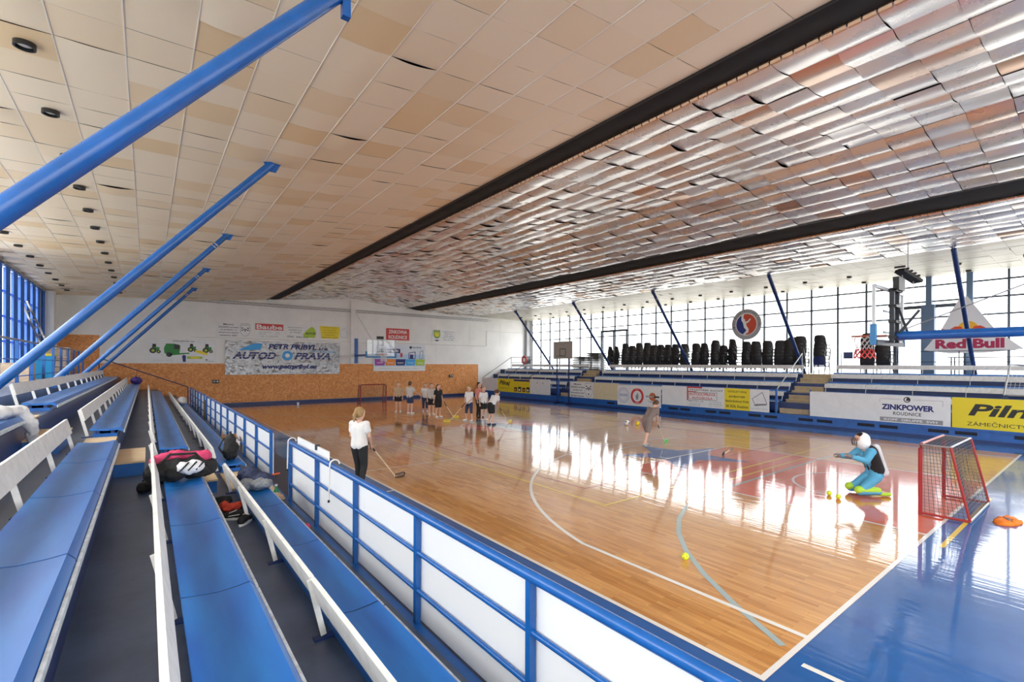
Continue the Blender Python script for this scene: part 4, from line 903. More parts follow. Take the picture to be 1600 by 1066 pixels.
us = [(957,541),(967,540),(979,538),(990,539),(1001,537),(1013,535),(1023,539),(1035.5,538),(1047,537),(1059,536),(1072,537),(1090,534),(1104.5,535),(1120,534),(1135,537),(1149,531),(1170,532),(1184,532),(1202,530),(1220,530),(1235,528)]
def unproject_x(u, v, x):
    a, b_ = u-CX, v-Y0; d = fwd + rgt*(a/F) + Vector((0,0,-b_/F)); t = (x-cmv.x)/d.x; return cmv + d*t
rc = random.Random(11)
ORD = 'first second third fourth fifth sixth seventh eighth ninth tenth eleventh twelfth thirteenth fourteenth fifteenth sixteenth seventeenth eighteenth nineteenth twentieth twenty-first'.split()
def stack(x, y, top, label, rz0=math.pi, me=CH, blue_first=False):
    n = max(2, round((top-2.05-.83)/.165)+1)
    for k in range(n):
        o = link('stacking_chair', CHB if (blue_first and k == 0) else me); o.location = (x+.02*k+rc.gauss(0,.008), y+rc.gauss(0,.012), 2.05+.165*k); o.rotation_euler = (0,0,rz0+rc.gauss(0,.07)); o.scale = (1.12,1.22,1.02)
        tag(o, ('topmost chair' if k == n-1 else ORD[n-1-k]+' chair from the top') + ' ' + label, 'chair', 'black chairs stacked on the top walkway')
for k,(u,v) in enumerate(us):
    p = unproject_x(u, v, 20.95)
    stack(20.95, p.y, p.z, 'in the %s black stack from the far glass door' % ORD[k], rz0=math.pi+rc.gauss(0,.2))
stack(21.5, 12.95, 3.95, 'in the black taller stack behind the long row of stacks'); stack(21.55, 8.75, 3.95, 'in the black stack just behind the strut near the stairs')
stack(20.85, 8.15, 3.9, 'in the black stack at the head of the stairs'); stack(20.75, 7.2, 3.95, 'in the black tall stack right of the stair head', me=CH, blue_first=True)
stack(20.9, 5.35, 3.85, 'in the black stack behind the basketball net'); stack(20.9, 4.75, 3.6, 'in the black low stack right of the basketball net'); 
# folded tables near the far door
FR = mat('table_frame_dark',(.05,.05,.055),.4)
def table(label, x, y, z):
    r = empty('stacked_table', label, 'table', 'tables stacked by the glass door', loc=(x,y,z))
    MB().box(-.4,.4,-.6,.6,.045,.118,mat('table_top_grey',(.10,.10,.10),.5)).build('table_top', r)
    b = MB()
    for yy in (-.45,.45): b.tube([(-.36,yy,.02),(.36,yy,.02)],.018,FR,6)
    for xx in (-.36,.36): b.tube([(xx,-.45,.02),(xx,.45,.02)],.018,FR,6); b.tube([(xx,-.45,.02),(xx,-.45,.05)],.018,FR,6); b.tube([(xx,.45,.02),(xx,.45,.05)],.018,FR,6)
    b.build('frame', r)
for k in range(10): table(('lowest' if k == 0 else ORDL[k]+' from below,')+' dark framed table in the taller stack by the glass door', 21.0, 22.0, 2.05+.125*k)
for k in range(8): table(('lowest' if k == 0 else ORDL[k]+' from below,')+' dark framed table in the lower stack behind the portable hoop', 21.0, 23.45, 2.05+.125*k)
r = empty('bass_drum','red rimmed drum with a pale skin on the far railing corner','drum',loc=(20.6,29.6,2.05))
MB().tube([(-.2,0,.78),(.2,0,.78)],.34,BLACK,28).build('shell',r); MB().tube([(-.23,0,.78),(-.2,0,.78)],.36,RED,28).build('hoop',r); MB().tube([(-.236,0,.78),(-.23,0,.78)],.17,PALEP,20).build('skin_print',r)
for y in (-.2,.2): MB().bar((0,y,0),(0,y*.8,.5),.03,.03,BLACK).build('leg',r)
r = empty('storage_table','dark table standing on the top walkway behind the banner','table',loc=(20.9,1.0,2.05)); MB().box(-.35,.35,-1.6,1.6,.72,.75,DARK).build('table_top',r)
for x in (-.3,.3):
    for y in (-1.5,1.5): MB().box(x-.02,x+.02,y-.02,y+.02,0,.72,DARK).build('leg',r)

# ================================================================ THINGS ON THE LEFT TRIBUNE
def blob(name, parent, spheres, m, vox=.02, smooth=4):
    b = MB()
    for s_ in spheres: b.sphere(s_[0], s_[1], m, 14, 9, s_[2] if len(s_) > 2 else (1,1,1))
    return remesh(b, name, parent, vox, smooth, crumple=.07)
CLOUD = bpy.data.textures.new('folds','CLOUDS'); CLOUD.noise_scale = .09
def remesh(b, name, parent, vox, smooth=3, mats=None, crumple=0.):
    me = b.mesh(name); o = bpy.data.objects.new(name, me)
    mo = o.modifiers.new('r','REMESH'); mo.mode = 'VOXEL'; mo.voxel_size = vox; mo.use_smooth_shade = True
    ms = o.modifiers.new('s','SMOOTH'); ms.iterations = smooth; ms.factor = .5
    if crumple: md = o.modifiers.new('d','DISPLACE'); md.texture = CLOUD; md.texture_coords = 'LOCAL'; md.strength = crumple; md.mid_level = .5
    me2 = bake(o); bpy.data.meshes.remove(me); me2.materials.clear()
    for m in (mats or b.mats[:1]): me2.materials.append(m)
    return link(name, me2, parent)
PINK = mat('pink_fabric',(.55,.04,.13),.7); PALEF = mat('pale_fabric',(.70,.70,.72),.8); NAVYF = mat('navy_fabric',(.02,.03,.08),.8)
ZS = [z+.062 for z in ZE]
r = empty('sports_bag','black sports bag with white stripes and a pink jacket on the second bench','bag',loc=(-3.42,4.85,ZS[1]))
blob('body', r, [((-.2,0,.11),.13,(1.1,1,.85)),((-.05,-.02,.12),.14,(1.2,1,.9)),((.12,.02,.12),.14,(1.1,1,.9)),((.22,.05,.10),.11)], BLACKF, .016); blob('white_side_panel', r, [((.08,-.13,.15),.09,(1.6,.5,.9))], PALEF, .010)
for k in range(3): MB().bar((-.02+.07*k,-.185,.12),(.06+.07*k,-.175,.21),.02,.012,BLACKF).build('stripe', r)
blob('pink_jacket', r, [((-.05,.05,.26),.09,(2.0,1,.55)),((.2,.06,.22),.09,(1,1.2,.8)),((-.22,.03,.22),.07)], PINK, .012); MB().tube([(-.28,-.05,.1),(-.1,-.1,.30),(.12,-.1,.29),(.26,-.05,.1)],.014,BLACKF,8).build('strap', r)
r = empty('stick_bag','long thin black stick bag lying on the tribune step','bag',loc=(-3.75,5.0,ZT[2]+.0)); blob('body', r, [((.04*k,.13*k,.055),.06,(1,1.3,.9)) for k in range(7)], BLACKF, .014); MB().tube([(.0,.1,.11),(.12,.35,.13),(.2,.6,.11)],.008,BLACKF,6).build('strap', r)
def sneaker(label, loc, rz, upper, sole, tilt=0):
    r = empty('sneaker', label, 'shoe', 'sneakers on the tribune', loc=loc, rz=rz)
    b = MB(); b.sphere((0,-.09,.055),.05,upper,12,8,(.8,1,1)); b.sphere((0,-.02,.055),.05,upper,12,8,(.8,1.2,.95)); b.sphere((0,.07,.04),.048,upper,12,8,(.95,1.3,.75)); remesh(b,'upper',r,.009,3)
    b = MB(); b.prism([(.042*math.cos(R(a))*(1.0 if math.sin(R(a))<0 else 1.1), .14*math.sin(R(a))) for a in range(0,360,20)],'z',0,.024,sole); b.build('sole', r)
    MB().bar((-.034,-.05,.06),(-.042,.06,.045),.018,.006,PALEP).build('side_mark', r)
    for k in range(4): MB().bar((-.022,.0+.02*k,.098-.008*k),(.022,.0+.02*k,.098-.008*k),.006,.006,PALEP).build('lace', r)
    return r
sneaker('black sneaker with white sole lying on the step, the one nearer the viewer',(-2.93,4.62,ZT[1]),R(60),BLACKF,PALEP); sneaker('black sneaker with white sole lying on the step, the one beside the backrest post',(-2.87,4.40,ZT[1]),R(-30),BLACKF,PALEP)
sneaker('bright pink shoe on the walkway under the first bench',(-2.2,4.85,ZT[0]),R(35),mat('hot_pink',(.75,.05,.14),.5),PINK)
r = empty('red_cloth','crumpled orange red cloth beside the black sneakers','cloth',loc=(-2.95,5.0,ZT[1])); blob('fabric', r, [((0,0,.04),.07,(1.2,1,.7)),((.09,.05,.04),.06,(1,1.2,.7)),((-.04,.09,.05),.055)], mat('orange_red_fabric',(.62,.06,.03),.8), .014)
r = empty('cap','black cap lying on the step behind the sneakers','cap',loc=(-2.98,5.35,ZT[1])); blob('crown', r, [((0,0,.04),.10,(1,1.2,.65))], BLACKF, .014); b = MB(); b.prism([(.09*math.cos(R(a)), .13+.08*math.sin(R(a))) for a in range(0,360,24)],'z',.005,.02,BLACKF); b.build('peak', r)
r = empty('clothes_heap','navy and grey clothes heaped on the lowest bench at the aisle','clothes',loc=(-2.62,5.65,ZS[0])); blob('navy_jacket', r, [((0,.2,.1),.15,(1,1.6,.7)),((.12,-.05,.08),.13,(1,1.4,.65)),((.02,.45,.08),.12,(1,1.4,.6))], NAVYF, .018); blob('grey_shirt', r, [((.05,-.3,.07),.11,(1.2,1.3,.6)),((-.1,-.22,.07),.09)], mat('grey_check_fabric',(.25,.27,.30),.8,var=.5,scale=30), .016)
r = empty('backpack','black and white backpack standing on the lowest bench beyond the aisle','backpack',loc=(-2.6,7.95,ZS[0])); blob('body', r, [((0,0,.17),.15,(.75,1,1.15)),((0,.02,.32),.11,(.8,1,1)),((0,0,.08),.13,(.85,1.1,.7))], BLACKF, .016); blob('white_front', r, [((.08,.06,.22),.08,(.6,.7,1.5))], PALEF, .012); MB().tube([(-.1,-.08,.08),(-.18,-.08,.22),(-.1,-.06,.38)],.014,BLACKF,6).build('strap', r); MB().tube([(0,-.03,.42),(0,0,.47),(0,.04,.42)],.01,BLACKF,6).build('grab_loop', r)
r = empty('water_bottle','green plastic bottle standing on the walkway by the barrier gap','bottle',loc=(-2.2,6.35,ZT[0])); GB = mat('green_bottle',(.02,.30,.12),.15)
b = MB(); b.tube([(0,0,0),(0,0,.02),(0,0,.19),(0,0,.24),(0,0,.27)],[.03,.036,.036,.016,.014],GB,16); smooth_by_angle(b.build('body', r)); MB().tube([(0,0,.27),(0,0,.295)],.016,PALEP,12).build('cap', r)
r = empty('stick_bundle','red and orange stick end lying over the lowest bench','stick',loc=(-2.45,5.95,ZS[0])); MB().tube([(-.25,-.1,.03),(.25,.18,.02)],.014,mat('orange_red_grip',(.75,.10,.02),.5),8).build('shaft', r); MB().tube([(-.25,-.04,.03),(-.0,.1,.025)],.02,BLACK,8).build('grip', r)
r = empty('wooden_mat','pale wooden board on the walkway at the barrier gap','board',loc=(-2.2,7.05,ZT[0])); MB().box(-.16,.16,-.5,.5,0,.03,BEIGE).build('plank', r); MB().box(-.16,.16,-.4,-.34,.03,.045,BEIGE).build('batten', r)
r = empty('paper_bag','brown paper bag on the walkway behind the barrier','bag',loc=(-2.2,11.6,ZT[0])); KR = mat('kraft_paper',(.38,.22,.12),.8,var=.2)
b = MB(); b.add([(-.15,-.22,0),(.13,-.22,0),(.13,.22,0),(-.15,.22,0),(-.17,-.24,.42),(.14,-.23,.38),(.15,.24,.44),(-.16,.23,.40)],[(0,3,2,1),(0,1,5,4),(1,2,6,5),(2,3,7,6),(3,0,4,7)],KR); b.build('body', r); MB().tube([(-.15,-.08,.41),(-.15,-.06,.52),(-.15,.06,.52),(-.15,.08,.41)],.008,KR,6).build('handle', r)
r = empty('white_jacket','white jacket thrown over the top bench by the aisle','jacket',loc=(-4.95,5.55,ZS[3])); blob('body', r, [((0,0,.06),.14,(1.1,1.4,.6)),((.1,.22,.06),.11,(1,1.3,.6)),((-.05,-.22,.08),.12,(1,1.3,.7))], PALEF, .018); blob('sleeve', r, [((.16+.012*k if k < 8 else .25,.27+.006*k,.05-.02*k if k > 2 else .05),.062-.001*k,(1,1,1)) for k in range(17)], PALEF, .012)
r = empty('gym_bag','purple and navy bag at the far end of the third bench row','bag',loc=(-4.1,26.4,ZS[2])); blob('body', r, [((0,0,.16),.2,(1,1.6,.8)),((.05,.3,.14),.17)], mat('purple_navy_fabric',(.06,.03,.22),.7), .025); MB().tube([(0,-.2,.28),(0,0,.40),(0,.25,.27)],.015,BLACKF,6).build('handle', r)
r = empty('white_tarp','white plastic sheet bundled on the far lowest bench','tarp',loc=(-2.62,22.6,ZS[0])); blob('sheet', r, [((0,0,.1),.18,(1,2,.6)),((.05,.5,.12),.16,(1,1.6,.8)),((0,-.5,.08),.15,(1,2,.5))], PALEF, .03); blob('tail', r, [((.1,.9,.06),.1,(1,2,.6))], PALEF, .03)

# emergency lamps on the chipboard wall, cups on the floor
for lab, x, z in (('small dark emergency lamp on the chipboard below the silver banner',-.65,1.42),('small dark emergency lamp on the chipboard right of the poster',14.6,1.55)):
    r = empty('wall_lamp', lab, 'lamp', loc=(x,YF-.03,z)); MB().box(-.16,.16,-.1,0,-.1,.1,DARK).build('housing', r); MB().sphere((-.07,-.1,0),.06,mat('lamp_glass',(.5,.5,.48),.2),10,6).sphere((.07,-.1,0),.06,mat('lamp_glass',(.5,.5,.48),.2),10,6).build('lens', r)
r = empty('paper_cup','white cup standing on the blue floor by the far wall','cup',loc=(3.2,29.2,0)); MB().tube([(0,0,0),(0,0,.16)],[.05,.065],PALEP,14).build('body', r); MB().tube([(0,0,.155),(0,0,.168)],.07,PALEP,14).build('rim', r)
r = empty('orange_bib','orange training bib lying on the blue floor behind the goal','bib',loc=(6.75,-.62,0)); OB = mat('orange_fabric',(.85,.20,.01),.8)
b = MB(); V = []; n = 24
for k in range(n): t = 2*math.pi*k/n; V.append(((.30+.05*math.sin(3*t))*math.cos(t), (.17+.03*math.cos(2*t+1))*math.sin(t), .0))
V2 = [(x*.9,y*.9,.04+.015*math.sin(i*1.7)) for i,(x,y,z) in enumerate(V)]; V3 = [(x*.45,y*.45,.05+.012*math.cos(i*2.3)) for i,(x,y,z) in enumerate(V)]
b.add(V+V2+V3+[(0,0,.05)],[(i,(i+1)%n,n+(i+1)%n,n+i) for i in range(n)]+[(n+i,n+(i+1)%n,2*n+(i+1)%n,2*n+i) for i in range(n)]+[(2*n+i,2*n+(i+1)%n,3*n) for i in range(n)]+[tuple(reversed(range(n)))],OB); b.build('fabric', r, smooth=True); MB().bar((-.1,-.05,.055),(.06,.05,.055),.03,.006,BLK).bar((.02,-.06,.055),(.04,.05,.055),.02,.006,BLK).build('number_print', r)
# balls
def ball(name, label, loc, rad, m, m2=None):
    r = empty(name, label, 'ball', loc=loc); o = MB().sphere((0,0,rad),rad,m,24,14).build('shell', r, smooth=True)
    b = MB()
    for k in range(10 if m2 is None else 5):
        a = k*2.4; zz = -.7+1.5*k/(10 if m2 is None else 5); q = math.sqrt(max(0,1-zz*zz)); p = Vector((q*math.cos(a), q*math.sin(a), zz)); c = Vector((0,0,rad))+p*rad*.98
        b.tube([c-p*rad*.02, c+p*rad*.035], rad*(.14 if m2 is None else .34), m2 or BLK, 8)
    b.build('hole' if m2 is None else 'patch', r); return r
BY = mat('neon_yellow_plastic',(.72,.85,.03),.4)
ball('floorball','neon yellow floorball on the parquet by the pale blue line',(1.54,1.73,0),.045,BY); ball('floorball','neon yellow floorball in front of the kneeling goalkeeper',(6.12,1.55,0),.045,BY); ball('floorball','neon yellow floorball behind the one at the goalkeeper',(6.25,1.75,0),.045,BY)
ball('volleyball','white ball with dark patches near the long boards',(11.35,11.0,0),.105,PALEP,BLK); ball('volleyball','yellow ball beside the white ball',(11.65,10.7,0),.09,YEL,ORANGE)

# ================================================================ PEOPLE
def cap(b, p, q, r0, r1, m, n=12, k=5):
    p, q = Vector(p), Vector(q); d = q-p; L_ = d.length; d = d.normalized() if L_ > 1e-6 else Vector((0,0,1))
    pts = []; rs = []
    for i in range(k): t = -math.pi/2 + (math.pi/2)*(i+.25)/k; pts.append(p + d*r0*math.sin(t)); rs.append(r0*math.cos(t))
    pts.append(p); rs.append(r0); pts.append(q); rs.append(r1)
    for i in range(k): t = (math.pi/2)*(i+.75)/k; pts.append(q + d*r1*math.sin(t)); rs.append(r1*math.cos(t))
    b.tube(pts, rs, m, n)
BASE = dict(pel=(0,0,.53), waist=(0,.0,.62), chest=(0,.005,.745), neck=(0,-.005,.845), head=(0,.01,.925), shl=(-.100,0,.805), shr=(.100,0,.805), ell=(-.135,-.01,.645), elr=(.135,-.01,.645), wrl=(-.145,.05,.50), wrr=(.145,.05,.50),
            hpl=(-.052,0,.515), hpr=(.052,0,.515), knl=(-.06,.015,.285), knr=(.06,.015,.285), anl=(-.065,-.01,.045), anr=(.065,-.01,.045), tol=(-.075,.085,.02), tor=(.075,.085,.02))
HAIR = {'blond': mat('blond_hair',(.38,.24,.10),.6,var=.3,scale=30), 'brown': mat('brown_hair',(.10,.05,.025),.6,var=.3,scale=30), 'dark': mat('dark_hair',(.015,.010,.008),.5,var=.3,scale=30)}
def person(label, loc, rz, H, shirt, legs, leglen, hair='brown', tail='pony', J=None, shoes=None, sleeve=.55, vox=.014, extra=None, shirt_long=.0, longsleeve=False):
    j = {k: Vector(v)*H for k, v in {**BASE, **(J or {})}.items()}
    r = empty('person', label, 'person', 'young players on the court', loc=loc, rz=rz)
    b = MB(); m = SKIN; h = H
    hd = j['head']; up = (hd - j['neck']).normalized(); fw = Vector((0,1,0)); fw = (fw - up*fw.dot(up)).normalized(); sd = fw.cross(up).normalized()
    hr = .062*h
    cap(b, hd-up*.018*h, hd+up*.024*h, hr*.92, hr, m, 16); cap(b, hd-up*.045*h+fw*.012*h, hd-up*.01*h+fw*.012*h, hr*.62, hr*.75, m)
    cap(b, hd+fw*.058*h-up*.012*h, hd+fw*.064*h-up*.02*h, .010*h, .012*h, m, 8, 3)
    for s_ in (1,-1): b.sphere(hd+sd*s_*.062*h-up*.008*h, .014*h, m, 8, 6, (.5,1,1.3))
    cap(b, j['chest']+Vector((0,0,.02*h)), j['neck']+up*.02*h, .036*h, .028*h, m)
    for s_ in (-.034,.034):
        o_ = Vector((s_*h,0,0)); cap(b, j['pel']+o_, j['waist']+o_*.9, .062*h, .055*h, m); cap(b, j['waist']+o_*.9, j['chest']+o_*1.25, .055*h, .060*h, m)
    for s_ in 'lr':
        cap(b, j['chest']+Vector((0,0,.03*h)), j['sh'+s_], .045*h, .032*h, m); cap(b, j['sh'+s_], j['el'+s_], .030*h, .023*h, m); cap(b, j['el'+s_], j['wr'+s_], .023*h, .015*h, m)
        cap(b, j['pel'], j['hp'+s_], .06*h, .056*h, m); cap(b, j['hp'+s_], j['kn'+s_], .056*h, .036*h, m); cap(b, j['kn'+s_], j['an'+s_], .037*h, .022*h, m); cap(b, j['an'+s_], j['to'+s_], .022*h, .018*h, m)
        d = (j['wr'+s_]-j['el'+s_]).normalized(); cap(b, j['wr'+s_], j['wr'+s_]+d*.045*h, .016*h, .020*h, m)
    body = remesh(b, 'body', r, vox, 3)
    fb = MB()
    for s_ in 'lr':
        d = (j['wr'+s_]-j['el'+s_]).normalized(); q = d.cross(Vector((0,0,1))); q = q.normalized() if q.length > .05 else Vector((0,1,0)); pn = q.cross(d).normalized(); w0 = j['wr'+s_]+d*.05*h
        for k in range(4):
            o_ = q*(k-1.5)*.010*h; L_ = (.034,.040,.038,.030)[k]*h; fb.tube([w0+o_, w0+o_+d*L_*.5+pn*.004*h, w0+o_+d*L_*.85-pn*.012*h], [.0055*h,.005*h,.004*h], SKIN, 6)
        t0 = j['wr'+s_]+d*.02*h+q*.014*h; fb.tube([t0, t0+q*.018*h+d*.018*h, t0+q*.016*h+d*.034*h-pn*.006*h], [.006*h,.0055*h,.0045*h], SKIN, 6)
    fme = fb.mesh('fingers'); bm = bmesh.new(); bm.from_mesh(body.data); bm.from_mesh(fme); bm.to_mesh(body.data); bm.free(); bpy.data.meshes.remove(fme)
    body.data.polygons.foreach_set('use_smooth', [True]*len(body.data.polygons))
    for s_ in (1,-1): MB().sphere(hd+fw*.058*h+sd*s_*.022*h+up*.004*h, .007*h, BLK, 8, 6).build('eye', r)
    MB().bar(hd+fw*.060*h-sd*.014*h-up*.034*h, hd+fw*.060*h+sd*.014*h-up*.034*h, .006*h, .006*h, mat('lips',(.42,.13,.11),.5)).build('mouth', r)
    g = .011*h
    b = MB()
    for s_ in (-.034,.034):
        o_ = Vector((s_*h,0,0)); cap(b, j['pel']+o_+(j['waist']-j['pel'])*(.15-shirt_long), j['waist']+o_, .066*h+g, .058*h+g, shirt); cap(b, j['waist']+o_, j['chest']+o_*1.25, .058*h+g, .062*h+g, shirt)
    for s_ in 'lr':
        cap(b, j['chest']+Vector((0,0,.03*h)), j['sh'+s_], .047*h+g*.6, .034*h+g, shirt); cap(b, j['sh'+s_], j['sh'+s_].lerp(j['el'+s_],1 if longsleeve else sleeve), .031*h+g, .027*h+g*1.2, shirt)
        if longsleeve: cap(b, j['el'+s_], j['el'+s_].lerp(j['wr'+s_],.9), .026*h+g, .018*h+g, shirt)
    remesh(b, 'shirt', r, vox, 3)
    b = MB(); g2 = .014*h if leglen < .95 else .007*h
    cap(b, j['pel']+Vector((-.03*h,0,.015*h)), j['pel']+Vector((.03*h,0,.015*h)), .066*h+g2*.5, .066*h+g2*.5, legs)
    for s_ in 'lr':
        hp, kn, an = j['hp'+s_], j['kn'+s_], j['an'+s_]; cap(b, j['pel'], hp, .06*h+g2*.6, .056*h+g2, legs)
        if leglen <= 1: e = hp.lerp(kn, leglen); cap(b, hp, e, .056*h+g2, (.056+(.036-.056)*leglen)*h+g2*1.1, legs)
        else: cap(b, hp, kn, .056*h+g2, .037*h+g2, legs); cap(b, kn, kn.lerp(an, leglen-1), .037*h+g2, .028*h+g2, legs)
    remesh(b, 'shorts' if leglen < .95 else 'trousers', r, vox, 2)
    hm = HAIR[hair]; b = MB(); bk = hd-fw*.016*h+up*.016*h
    cap(b, bk-up*.012*h, bk+up*.016*h, hr*1.02, hr*1.02, hm, 16)
    if tail == 'pony': 
        t0 = hd-fw*.075*h+up*.03*h; cap(b, t0, t0-fw*.03*h-up*.05*h, .02*h, .024*h, hm); cap(b, t0-fw*.03*h-up*.05*h, t0-fw*.025*h-up*.13*h, .024*h, .010*h, hm)
    elif tail == 'long':
        for s_ in (-1,0,1): cap(b, bk+sd*s_*.04*h, hd-fw*.055*h*(1 if s_ == 0 else .4)+sd*s_*.062*h-up*.15*h, .036*h, .024*h, hm)
    elif tail == 'bun': cap(b, hd-fw*.05*h+up*.06*h, hd-fw*.06*h+up*.065*h, .03*h, .03*h, hm)
    remesh(b, 'hair', r, .012, 2)
    sm = shoes or PALEP
    for s_ in 'lr':
        b = MB(); cap(b, j['an'+s_]-Vector((0,0,.018*h)), j['to'+s_]+(j['to'+s_]-j['an'+s_])*.08, .028*h, .024*h, sm); remesh(b, 'shoe', r, .010, 2)
    return r, j
def wpt(r, p): return Matrix.Translation(r.location) @ Matrix.Rotation(r.rotation_euler.z, 4, 'Z') @ Vector(p)
def stick(label, top, tip, col, grip=BLACK, side=1):
    top, tip = Vector(top), Vector(tip); tip.z = .035
    r = empty('floorball_stick', label, 'stick', 'floorball sticks', loc=(tip.x,tip.y,0)); a = top-Vector((tip.x,tip.y,0)); e = Vector((0,0,.035))
    d = (a-e).normalized(); MB().tube([e+d*.02, a], .012, mat('pale_shaft',(.72,.62,.42),.4), 10).build('shaft', r); MB().tube([a-d*.28, a+d*.02], .017, grip, 10).build('grip', r)
    f = Vector((d.x,d.y,0)); f = f.normalized() if f.length > .01 else Vector((1,0,0)); f = -f; b = MB()
    q = Vector((-f.y,f.x,0))
    for k in range(5):
        t = k/4; b.bar(e+f*(.0+.06*k)+q*.03*t*t+Vector((0,0,-.03)), e+f*(.0+.06*k)+q*.03*t*t+Vector((0,0,.055)), .018, .012, col)
    pts = [e+f*.06*k+q*.03*(k/4)**2 for k in range(5)]; b.tube([p+Vector((0,0,.055)) for p in pts],.011,col,6); b.tube([p+Vector((0,0,-.022)) for p in pts],.011,col,6); b.tube([pts[-1]+Vector((0,0,-.022)),pts[-1]+f*.03+Vector((0,0,.015)),pts[-1]+Vector((0,0,.055))],.011,col,6); b.build('blade', r); return r
WSH = mat('white_shirt_fabric',(.76,.75,.74),.85,var=.06); GSH = mat('grey_white_shirt_fabric',(.55,.53,.50),.85); TANSH = mat('tan_shirt_fabric',(.52,.38,.24),.85); PKSH = mat('coral_shirt_fabric',(.62,.22,.18),.85); BKF = mat('black_sport_fabric',(.015,.015,.017),.8); NVF = mat('navy_sport_fabric',(.03,.045,.11),.8); BRF = mat('grey_brown_fabric',(.22,.17,.15),.85)
YB = mat('yellow_blade',(.85,.80,.05),.4); GB2 = mat('green_blade',(.10,.65,.15),.4)
def bend(k, fwd_=.16, dz=-.05): # lean the upper body forward
    o = {}
    for n_ in ('waist','chest','neck','head','shl','shr'):
        t = (BASE[n_][2]-.53)/.4; o[n_] = (BASE[n_][0], BASE[n_][1]+k*fwd_*t*1.6, BASE[n_][2]+k*dz*t*1.6)
    return o
towards = lambda p, q: math.atan2(q[1]-p[1], q[0]-p[0]) - math.pi/2
ST1 = dict(ell=(-.13,.03,.64), wrl=(-.03,.13,.53), elr=(.14,.02,.64), wrr=(.06,.13,.50))
# far group
person('person in a tan shirt and dark shorts, leftmost of the far group',(6.3,21.9,0),R(150),1.5,TANSH,BKF,.5,'blond','bun')
person('person in a pale grey shirt and navy shorts, second in the far group',(6.35,20.6,0),R(-60),1.58,GSH,NVF,.6,'brown','none',J=dict(elr=(.17,.05,.68),wrr=(.22,.15,.60)))
person('person in a white shirt and dark leggings behind the far group',(7.4,21.1,0),R(160),1.45,WSH,NVF,1.6,'blond','pony')
person('person in a white shirt and dark shorts beside the black dressed girl',(7.0,19.6,0),R(170),1.5,GSH,BKF,.7,'brown','pony')
r,j = person('person dressed in black with long dark hair, right end of the far group',(6.72,18.35,0),R(185),1.5,BKF,BKF,.75,'dark','long',J=dict(elr=(.15,.03,.65),wrr=(.20,.08,.52)))
stick('stick with a yellow blade held by the girl in black', wpt(r, j['wrl']+Vector((0,.05,-.03))), wpt(r,(-.42,.62,0)), YB)
# centre group
r,j = person('person in a white shirt and navy cropped trousers, leftmost in the centre group',(7.15,16.3,0),R(110),1.5,WSH,NVF,1.25,'blond','pony',J={**ST1,'hpl':(-.055,0,.515),'knl':(-.09,.02,.285),'anl':(-.11,0,.045),'tol':(-.13,.085,.02),'knr':(.09,.02,.285),'anr':(.11,0,.045),'tor':(.13,.085,.02)})
stick('stick held by the girl in navy cropped trousers', wpt(r,(j['wrl']+j['wrr'])/2+Vector((0,.03,.02))), wpt(r,(.45,.75,0)), YB)
person('person in a coral top and black trousers at the back of the centre group',(8.15,17.1,0),R(200),1.6,PKSH,BKF,2.0,'dark','bun',shoes=BKF)
person('person in a white jersey hidden in the middle of the centre group',(7.75,16.1,0),R(175),1.45,WSH,BKF,.6,'blond','pony')
r,j = person('person bending forward in a white shirt and black shorts, right of the centre group',(7.05,14.45,0),R(-75),1.52,WSH,BKF,.7,'brown','pony',shoes=NVF,J={**bend(1.),'ell':(-.08,.19,.62),'wrl':(-.01,.26,.50),'elr':(.10,.19,.60),'wrr':(.03,.28,.47),'knl':(-.06,.05,.28),'anl':(-.065,-.05,.045),'tol':(-.07,.045,.02)})
stick('stick with a yellow blade held by the bending girl', wpt(r,(j['wrl']+j['wrr'])/2+Vector((0,.03,.03))), wpt(r,(.05,1.05,0)), YB)
# girl by the barrier
r,j = person('person with a blond ponytail, white T-shirt and black leggings by the barrier',(-.45,7.85,0),R(-55),1.58,WSH,BKF,1.9,'blond','pony',vox=.011,J=dict(ell=(-.125,.01,.65),wrl=(-.05,.13,.54),elr=(.13,.02,.65),wrr=(.06,.15,.51),knl=(-.05,.05,.28),anl=(-.055,.06,.045),tol=(-.06,.155,.02),anr=(.065,-.06,.045),tor=(.075,.035,.02)))
stick('stick with a pale shaft held by the girl at the barrier', wpt(r,(j['wrl']+j['wrr'])/2+Vector((0,.03,.05))), wpt(r,(.25,.9,0)), BLACK)
# running player
r,j = person('person in grey brown clothes running bent over the blue star',(7.9,7.3,0),R(-85),1.5,BRF,BRF,.9,'brown','none',shoes=mat('grey_shoe',(.30,.33,.36),.6),J={**bend(1.25),'ell':(-.08,.22,.60),'wrl':(-.01,.30,.48),'elr':(.10,.22,.58),'wrr':(.03,.32,.45),'knl':(-.06,.10,.29),'anl':(-.065,.06,.045),'tol':(-.07,.155,.02),'knr':(.06,-.06,.30),'anr':(.065,-.20,.08),'tor':(.07,-.12,.03)})
stick('stick with a green blade held by the running player', wpt(r,(j['wrl']+j['wrr'])/2+Vector((0,.03,.03))), wpt(r,(.0,1.0,0)), GB2, DARK)
r0 = stick('black stick lying inside the red key near the blue star', (9.3,5.35,.06), (8.5,5.15,0), BLACK)
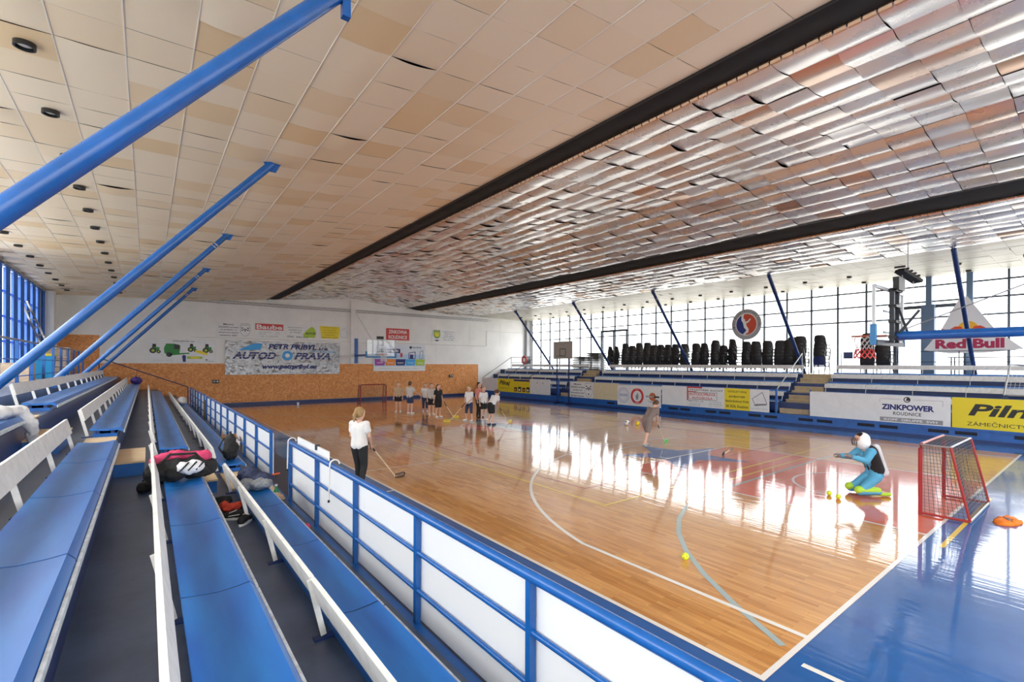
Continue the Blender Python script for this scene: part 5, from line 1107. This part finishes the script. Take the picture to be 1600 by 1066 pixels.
# goalkeeper, kneeling
LB = mat('light_blue_jersey',(.10,.42,.66),.7,var=.15); NG = mat('neon_green_pad',(.45,.75,.05),.6); 
KJ = dict(pel=(0,-.06,.235), waist=(0,-.05,.33), chest=(0,.02,.46), neck=(0,.07,.55), head=(0,.10,.63), shl=(-.11,.04,.52), shr=(.11,.04,.52), ell=(-.15,.13,.42), elr=(.15,.13,.42), wrl=(-.12,.27,.46), wrr=(.12,.27,.43),
          hpl=(-.06,-.04,.22), hpr=(.06,-.04,.22), knl=(-.09,.16,.055), knr=(.09,.16,.055), anl=(-.09,-.07,.05), anr=(.09,-.07,.05), tol=(-.10,-.15,.03), tor=(.10,-.15,.03))
r,j = person('person kneeling as goalkeeper in light blue with a black vest and white mask',(6.95,1.30,0),R(48),1.62,LB,LB,1.9,'dark','none',J=KJ,shoes=NG,vox=.012,longsleeve=True)
h = 1.62; hd = j['head']
b = MB(); cap(b, hd-Vector((0,.03,.03)), hd+Vector((0,-.03,.03)), .135,.13, PALEP, 16); remesh(b,'mask_shell',r,.014,2)
b = MB()
for k in range(5): t = R(-50+25*k); b.tube([hd+Vector((.10*math.sin(t),.09+.05*math.cos(t)-.02,.06)),hd+Vector((.11*math.sin(t),.10+.05*math.cos(t),-.0)),hd+Vector((.09*math.sin(t),.085+.05*math.cos(t),-.09))],.006,BLACK,6)
b.build('mask_cage', r)
b = MB(); cap(b, j['waist']+Vector((0,-.035,-.03)), j['chest']+Vector((0,-.045,.06)), .145,.135, BKF); cap(b, j['waist']+Vector((-.075,-.02,-.05)), j['chest']+Vector((-.095,-.02,.03)), .118,.115, BKF); cap(b, j['waist']+Vector((.075,-.02,-.05)), j['chest']+Vector((.095,-.02,.03)), .118,.115, BKF); remesh(b,'black_vest',r,.013,2)
b = MB(); cap(b, j['pel']+Vector((0,-.12,.06)), j['chest']+Vector((0,-.15,.14)), .115,.075, PALEF); cap(b, j['pel']+Vector((-.06,-.11,.06)), j['pel']+Vector((.06,-.11,.06)),.10,.10,PALEF); remesh(b,'white_back_panel',r,.013,2)
for s_ in 'lr':
    b = MB(); cap(b, j['kn'+s_]+Vector((0,.03,.03)), j['an'+s_]+Vector((0,.05,.03)), .075,.06, NG); remesh(b,'knee_pad',r,.013,2)
    b = MB(); cap(b, j['wr'+s_], j['wr'+s_]+(j['wr'+s_]-j['el'+s_]).normalized()*.08, .035,.045, mat('grey_glove',(.20,.19,.19),.8)); remesh(b,'glove',r,.010,2)

bpy.data.scenes.remove(TMP)
